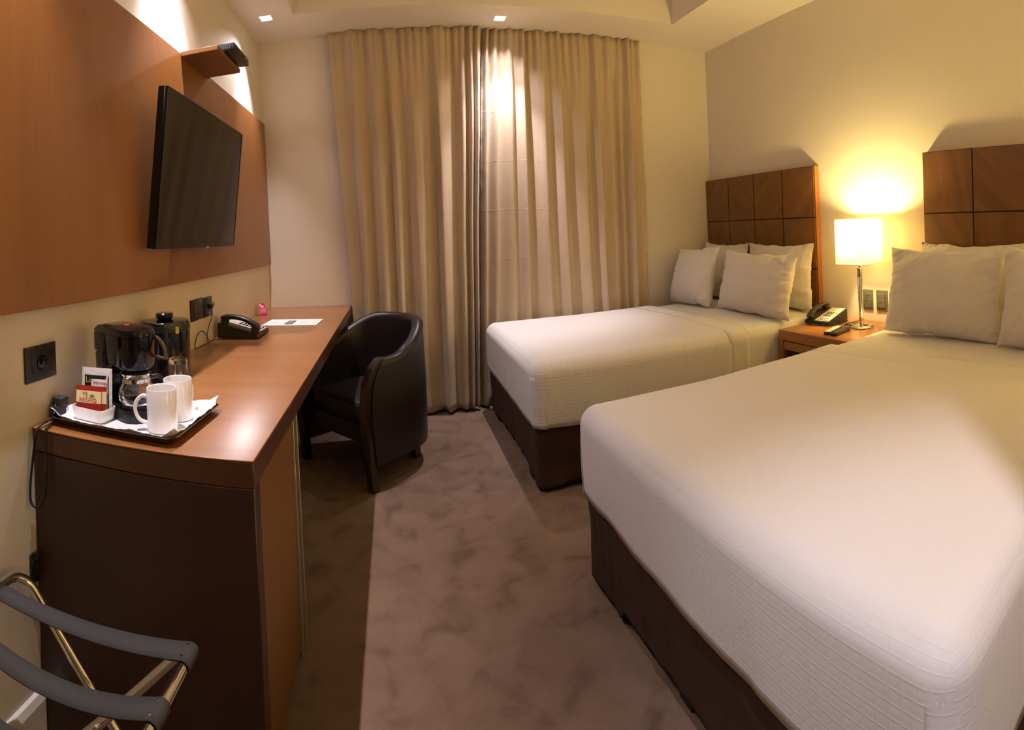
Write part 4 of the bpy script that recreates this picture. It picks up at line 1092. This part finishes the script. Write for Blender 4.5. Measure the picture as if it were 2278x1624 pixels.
# ------------------------------------------------------------------ tub chair
t = thing('tub_chair', 'black leather tub chair tucked in at the desk', 'chair', (-0.165, 2.930, 0), math.radians(-45))
RW, YS, TH2 = 0.275, 0.00, 0.032
def arm_y(z):     # front edge of the arm, bowed forward below the arm top
    P_ = [(0.0, -0.262), (0.14, -0.275), (0.30, -0.290), (0.42, -0.296), (0.52, -0.280), (0.60, -0.235), (0.655, -0.165)]
    for (a, ya), (c, yc) in zip(P_, P_[1:]):
        if z <= c: f = (z - a) / (c - a); return ya + (yc - ya) * f
    return P_[-1][1]
LS, LA = 0.22, PI * RW
def chair_path(s, z, off):
    """s in 0..1 from the left arm front round the back to the right arm front."""
    L = LA + 2 * LS; d = s * L
    rr_ = RW + off
    if d < LS:
        k = d / LS; ye = arm_y(z) + 0.016; return Vector((-rr_, ye + (YS - ye) * k, z))
    if d > LS + LA:
        k = (L - d) / LS; ye = arm_y(z) + 0.016; return Vector((rr_, ye + (YS - ye) * k, z))
    a = PI - (d - LS) / RW
    return Vector((rr_ * math.cos(a), YS + rr_ * 1.0 * math.sin(a), z))
def ztop(s):
    c = abs(2 * s - 1)
    return 0.640 + 0.150 * (1 - sstep(0.22, 0.86, c))
b = B(); ns = 96
prof = [('o', 0.0), ('o', 0.12), ('o', 0.3), ('o', 0.5), ('o', 0.7), ('o', 0.85), ('o', 0.94)] + [('c', k / 8) for k in range(9)] + [('i', 0.94), ('i', 0.85), ('i', 0.7), ('i', 0.5), ('i', 0.3), ('i', 0.0)]
def shell(u, v):
    k = int(round(v * len(prof))) % len(prof); kind, q = prof[k]
    zt = ztop(u) - TH2; zb = 0.125
    if kind == 'o': return chair_path(u, zb + (zt - zb) * q, TH2 + 0.006 * math.sin(PI * q))
    if kind == 'i': return chair_path(u, zb + (zt - zb) * q, -TH2 - 0.010 * math.sin(PI * q))
    a = PI * q
    return chair_path(u, zt + TH2 * math.sin(a), TH2 * math.cos(a))
rows = [[b.verts.new(shell(i / ns, k / len(prof))) for k in range(len(prof))] for i in range(ns + 1)]
for a, c in zip(rows, rows[1:]):
    for k in range(len(prof)): b.faces.new((a[k], a[(k + 1) % len(prof)], c[(k + 1) % len(prof)], c[k]))
b.faces.new(rows[0]); b.faces.new(rows[-1])
bk = obj('backrest', b, M['leather'], t, angle=60)
b = B()
for off, dz in ((TH2 + 0.001, -TH2 + 0.004),):
    tube(b, [chair_path(i / 80, ztop(i / 80) + dz, off) for i in range(81)], 0.0035, 6)
obj('piping', b, M['leather'], bk)
for s in (0.33, 0.67):
    b = B(); tube(b, [chair_path(s, 0.44 + (ztop(s) - 0.05 - 0.44) * k / 10, -TH2 - 0.010 * math.sin(PI * (0.45 + 0.5 * k / 10)) + 0.001) for k in range(11)], 0.002, 6)
    obj('seam', b, M['leather'], bk)
# seat
b = B()
def seat_ring(z, g, r=0.05):
    out = []
    w = RW - TH2 - 0.011 - g; yf = -0.262 + g
    for cx, cy, a0 in ((-w + r, yf + r, PI), (w - r, yf + r, 1.5 * PI)):
        for k in range(7): a = a0 + k * PI / 2 / 6; out.append((cx + r * math.cos(a), cy + r * math.sin(a), z))
    for k in range(1, 24):
        a = k * PI / 24; out.append((w * math.cos(a), YS + w * math.sin(a), z))
    return out
loft(b, [seat_ring(0.300, 0.012), seat_ring(0.310, 0.002), seat_ring(0.390, 0.0), seat_ring(0.405, 0.003), seat_ring(0.414, 0.014), seat_ring(0.420, 0.035), seat_ring(0.4225, 0.08)])
st = obj('seat', b, M['leather'], t, angle=60)
b = B(); rg = seat_ring(0.398, -0.001); tube(b, [Vector(p) for p in rg[:14]], 0.003, 6); obj('piping', b, M['leather'], st)
b = B(); box(b, (-0.235, -0.245, 0.205), (0.235, -0.215, 0.299), 0.004, 1); obj('front_rail', b, M['leather'], t)
b = B(); box(b, (-0.20, -0.21, 0.21), (0.20, 0.17, 0.296), 0.01, 1); obj('seat_base', b, M['matte'], t)
for sg in (-1, 1):
    b = B(); P_ = []
    zs = [0, 0.06, 0.14, 0.22, 0.30, 0.36, 0.42, 0.47, 0.52, 0.56, 0.60, 0.625, 0.642]
    rings = []
    for z in zs:
        y = arm_y(z); wd = 0.025 if z > 0.15 else 0.021; dp = 0.019 if z > 0.2 else 0.024
        x = sg * (RW + 0.004)
        rings.append([(x - wd, y - dp, z), (x + wd, y - dp, z), (x + wd, y + dp, z), (x - wd, y + dp, z)])
    loft(b, rings); bmesh.ops.bevel(b, geom=[e for e in b.edges], offset=0.004, segments=1, affect='EDGES')
    obj('front_leg', b, M['chairwood'], t, angle=30)
    b = B(); loft(b, [[(sg * 0.165 + a * 0.020, 0.165 + c * 0.020, 0.0) for a, c in ((-1, -1), (1, -1), (1, 1), (-1, 1))], [(sg * 0.160 + a * 0.026, 0.155 + c * 0.026, 0.215) for a, c in ((-1, -1), (1, -1), (1, 1), (-1, 1))]])
    obj('rear_leg', b, M['chairwood'], t, angle=30)

# ------------------------------------------------------------------ luggage rack
t = thing('luggage_rack', 'folding chrome luggage rack with black straps beside the desk end', 'luggage rack', (0, 0, 0))
XA, XB_, ZA_, ZB_ = -0.872, -0.400, 0.468, 0.494
YN, YF = 0.500, 0.965
def frame_u(xt, xb, yoff, ZR):
    """One U frame: two legs crossing to the other side joined by a top rail along y, rounded corners."""
    y0, y1 = YN + yoff, YF - yoff
    r = 0.055; P_ = []
    d = Vector((xb - xt, 0, -ZR)).normalized()
    top = Vector((xt, 0, ZR))
    def at(y, s): return Vector((xt + d.x * s, y, ZR + d.z * s))
    Ls = (Vector((xb, 0, 0)) - Vector((xt, 0, ZR))).length
    P_ += [at(y0, Ls - (Ls - r) * k / 4) for k in range(5)]
    for k in range(1, 8):
        a = k * PI / 2 / 8; P_.append(at(y0 + r - r * math.cos(a), r - r * math.sin(a)))
    P_ += [at(y0 + r + (y1 - y0 - 2 * r) * k / 4, 0) for k in range(5)]
    for k in range(1, 8):
        a = k * PI / 2 / 8; P_.append(at(y1 - r + r * math.sin(a), r - r * math.cos(a)))
    P_ += [at(y1, r + (Ls - r) * k / 4) for k in range(5)]
    b = B(); tube(b, P_, 0.0115, 16); return b
obj('tube_frame', frame_u(XA, -0.42, 0.0, ZA_), M['chrome'], t)
obj('tube_frame', frame_u(XB_, -0.86, 0.026, ZB_), M['chrome'], t)
for yy in (YN + 0.013, YF - 0.013):
    b = B(); tube(b, [(-0.645, yy - 0.03, 0.232), (-0.645, yy + 0.03, 0.232)], 0.005, 10); obj('pivot_bolt', b, M['alu'], t)
for xx, ys_ in ((-0.42, (YN, YF)), (-0.86, (YN + .026, YF - .026))):
    for yy in ys_:
        b = B(); lathe(b, [(0.014, 0), (0.014, 0.025)], 14, (xx, yy, 0)); obj('rubber_foot', b, M['rubber'], t)
def strap(yc, sagx, w=0.047):
    b = B(); R_ = 0.0135; pts = []
    # loop under and over rail B, sagging span, round rail A
    for k in range(9):
        a = -PI * 0.9 + k * (PI * 0.9 + PI / 2) / 8; pts.append((XB_ + R_ * math.cos(a), ZB_ + R_ * math.sin(a)))
    n = 18
    def run(f):
        x = XB_ + (XA + R_ - XB_) * f; return x, ZB_ + R_ + (ZA_ - ZB_ - R_) * f - (0.010 + sagx) * 4 * f * (1 - f)
    for k in range(1, n): pts.append(run(k / n))
    for k in range(9):
        a = -k * (PI * 1.2) / 8; pts.append((XA + R_ * math.cos(a), ZA_ + R_ * math.sin(a)))
    grid(b, lambda u, v: Vector((pts[int(round(u * (len(pts) - 1)))][0], yc + (v - .5) * w, pts[int(round(u * (len(pts) - 1)))][1])), len(pts) - 1, 2)
    # doubled tail sewn under the strap beside rail B
    def tail(u, v):
        x, z = run(0.02 + 0.30 * u)
        return Vector((x, yc + (v - .5) * w * 0.97 + 0.002, z - 0.003))
    grid(b, tail, 8, 2)
    o = obj('strap', b, M['strap'], t, angle=80)
    md = o.modifiers.new('webbing thickness', 'SOLIDIFY'); md.thickness = 0.002; md.offset = 0
for yc, sg_ in ((0.868, 0.0), (0.742, 0.022), (0.616, 0.022)): strap(yc, sg_)
for yc in (0.868, 0.742, 0.616):
    for dy in (-0.014, 0.014):
        b = B(); lathe(b, [(0, 0.0), (0.003, 0.0), (0.0025, 0.0018), (0, 0.002)], 10, (XB_ - 0.004, yc + dy, ZB_ + 0.0135)); obj('rivet', b, M['chrome'], t)

# ------------------------------------------------------------------ camera: a stitched cylindrical panorama
YAW, PITCH, ROLL, F, CY, CZ = 0.2293, -0.0093, -0.0494, 1155.3, 528.15, 1.2352
cam = bpy.data.cameras.new('camera'); co = bpy.data.objects.new('camera', cam); COL.objects.link(co)
cyw, syw = math.cos(YAW), math.sin(YAW)
fw = Vector((syw * math.cos(PITCH), cyw * math.cos(PITCH), math.sin(PITCH))); rt = Vector((cyw, -syw, 0)); up = rt.cross(fw)
R_ = rt * math.cos(ROLL) + up * math.sin(ROLL); U_ = -rt * math.sin(ROLL) + up * math.cos(ROLL)
mw = Matrix((R_, U_, -fw)).transposed().to_4x4(); mw.translation = Vector((0, 0, CZ)); co.matrix_world = mw
cam.type = 'PANO'; cam.panorama_type = 'CENTRAL_CYLINDRICAL'
cam.central_cylindrical_range_u_min = -1139 / F; cam.central_cylindrical_range_u_max = 1139 / F
cam.central_cylindrical_range_v_min = (CY - 1624) / F; cam.central_cylindrical_range_v_max = CY / F
cam.central_cylindrical_radius = 1.0
cam.clip_start = 0.02
sc.camera = co

w = bpy.data.worlds.new('world'); sc.world = w; w.use_nodes = True
w.node_tree.nodes['Background'].inputs[0].default_value = (0.9, 0.8, 0.7, 1); w.node_tree.nodes['Background'].inputs[1].default_value = 0.0
vs = sc.view_settings
vs.view_transform = 'Standard'; vs.look = 'None'; vs.exposure = 0.0; vs.gamma = 1.0; vs.use_curve_mapping = False
sc.cycles.use_denoising = True
sc.cycles.max_bounces = 10; sc.cycles.diffuse_bounces = 5; sc.cycles.glossy_bounces = 4
sc.cycles.use_adaptive_sampling = True; sc.cycles.adaptive_threshold = 0.02; sc.cycles.transparent_max_bounces = 16
sc.cycles.sample_clamp_indirect = 6.0
sc.cycles.caustics_reflective = False
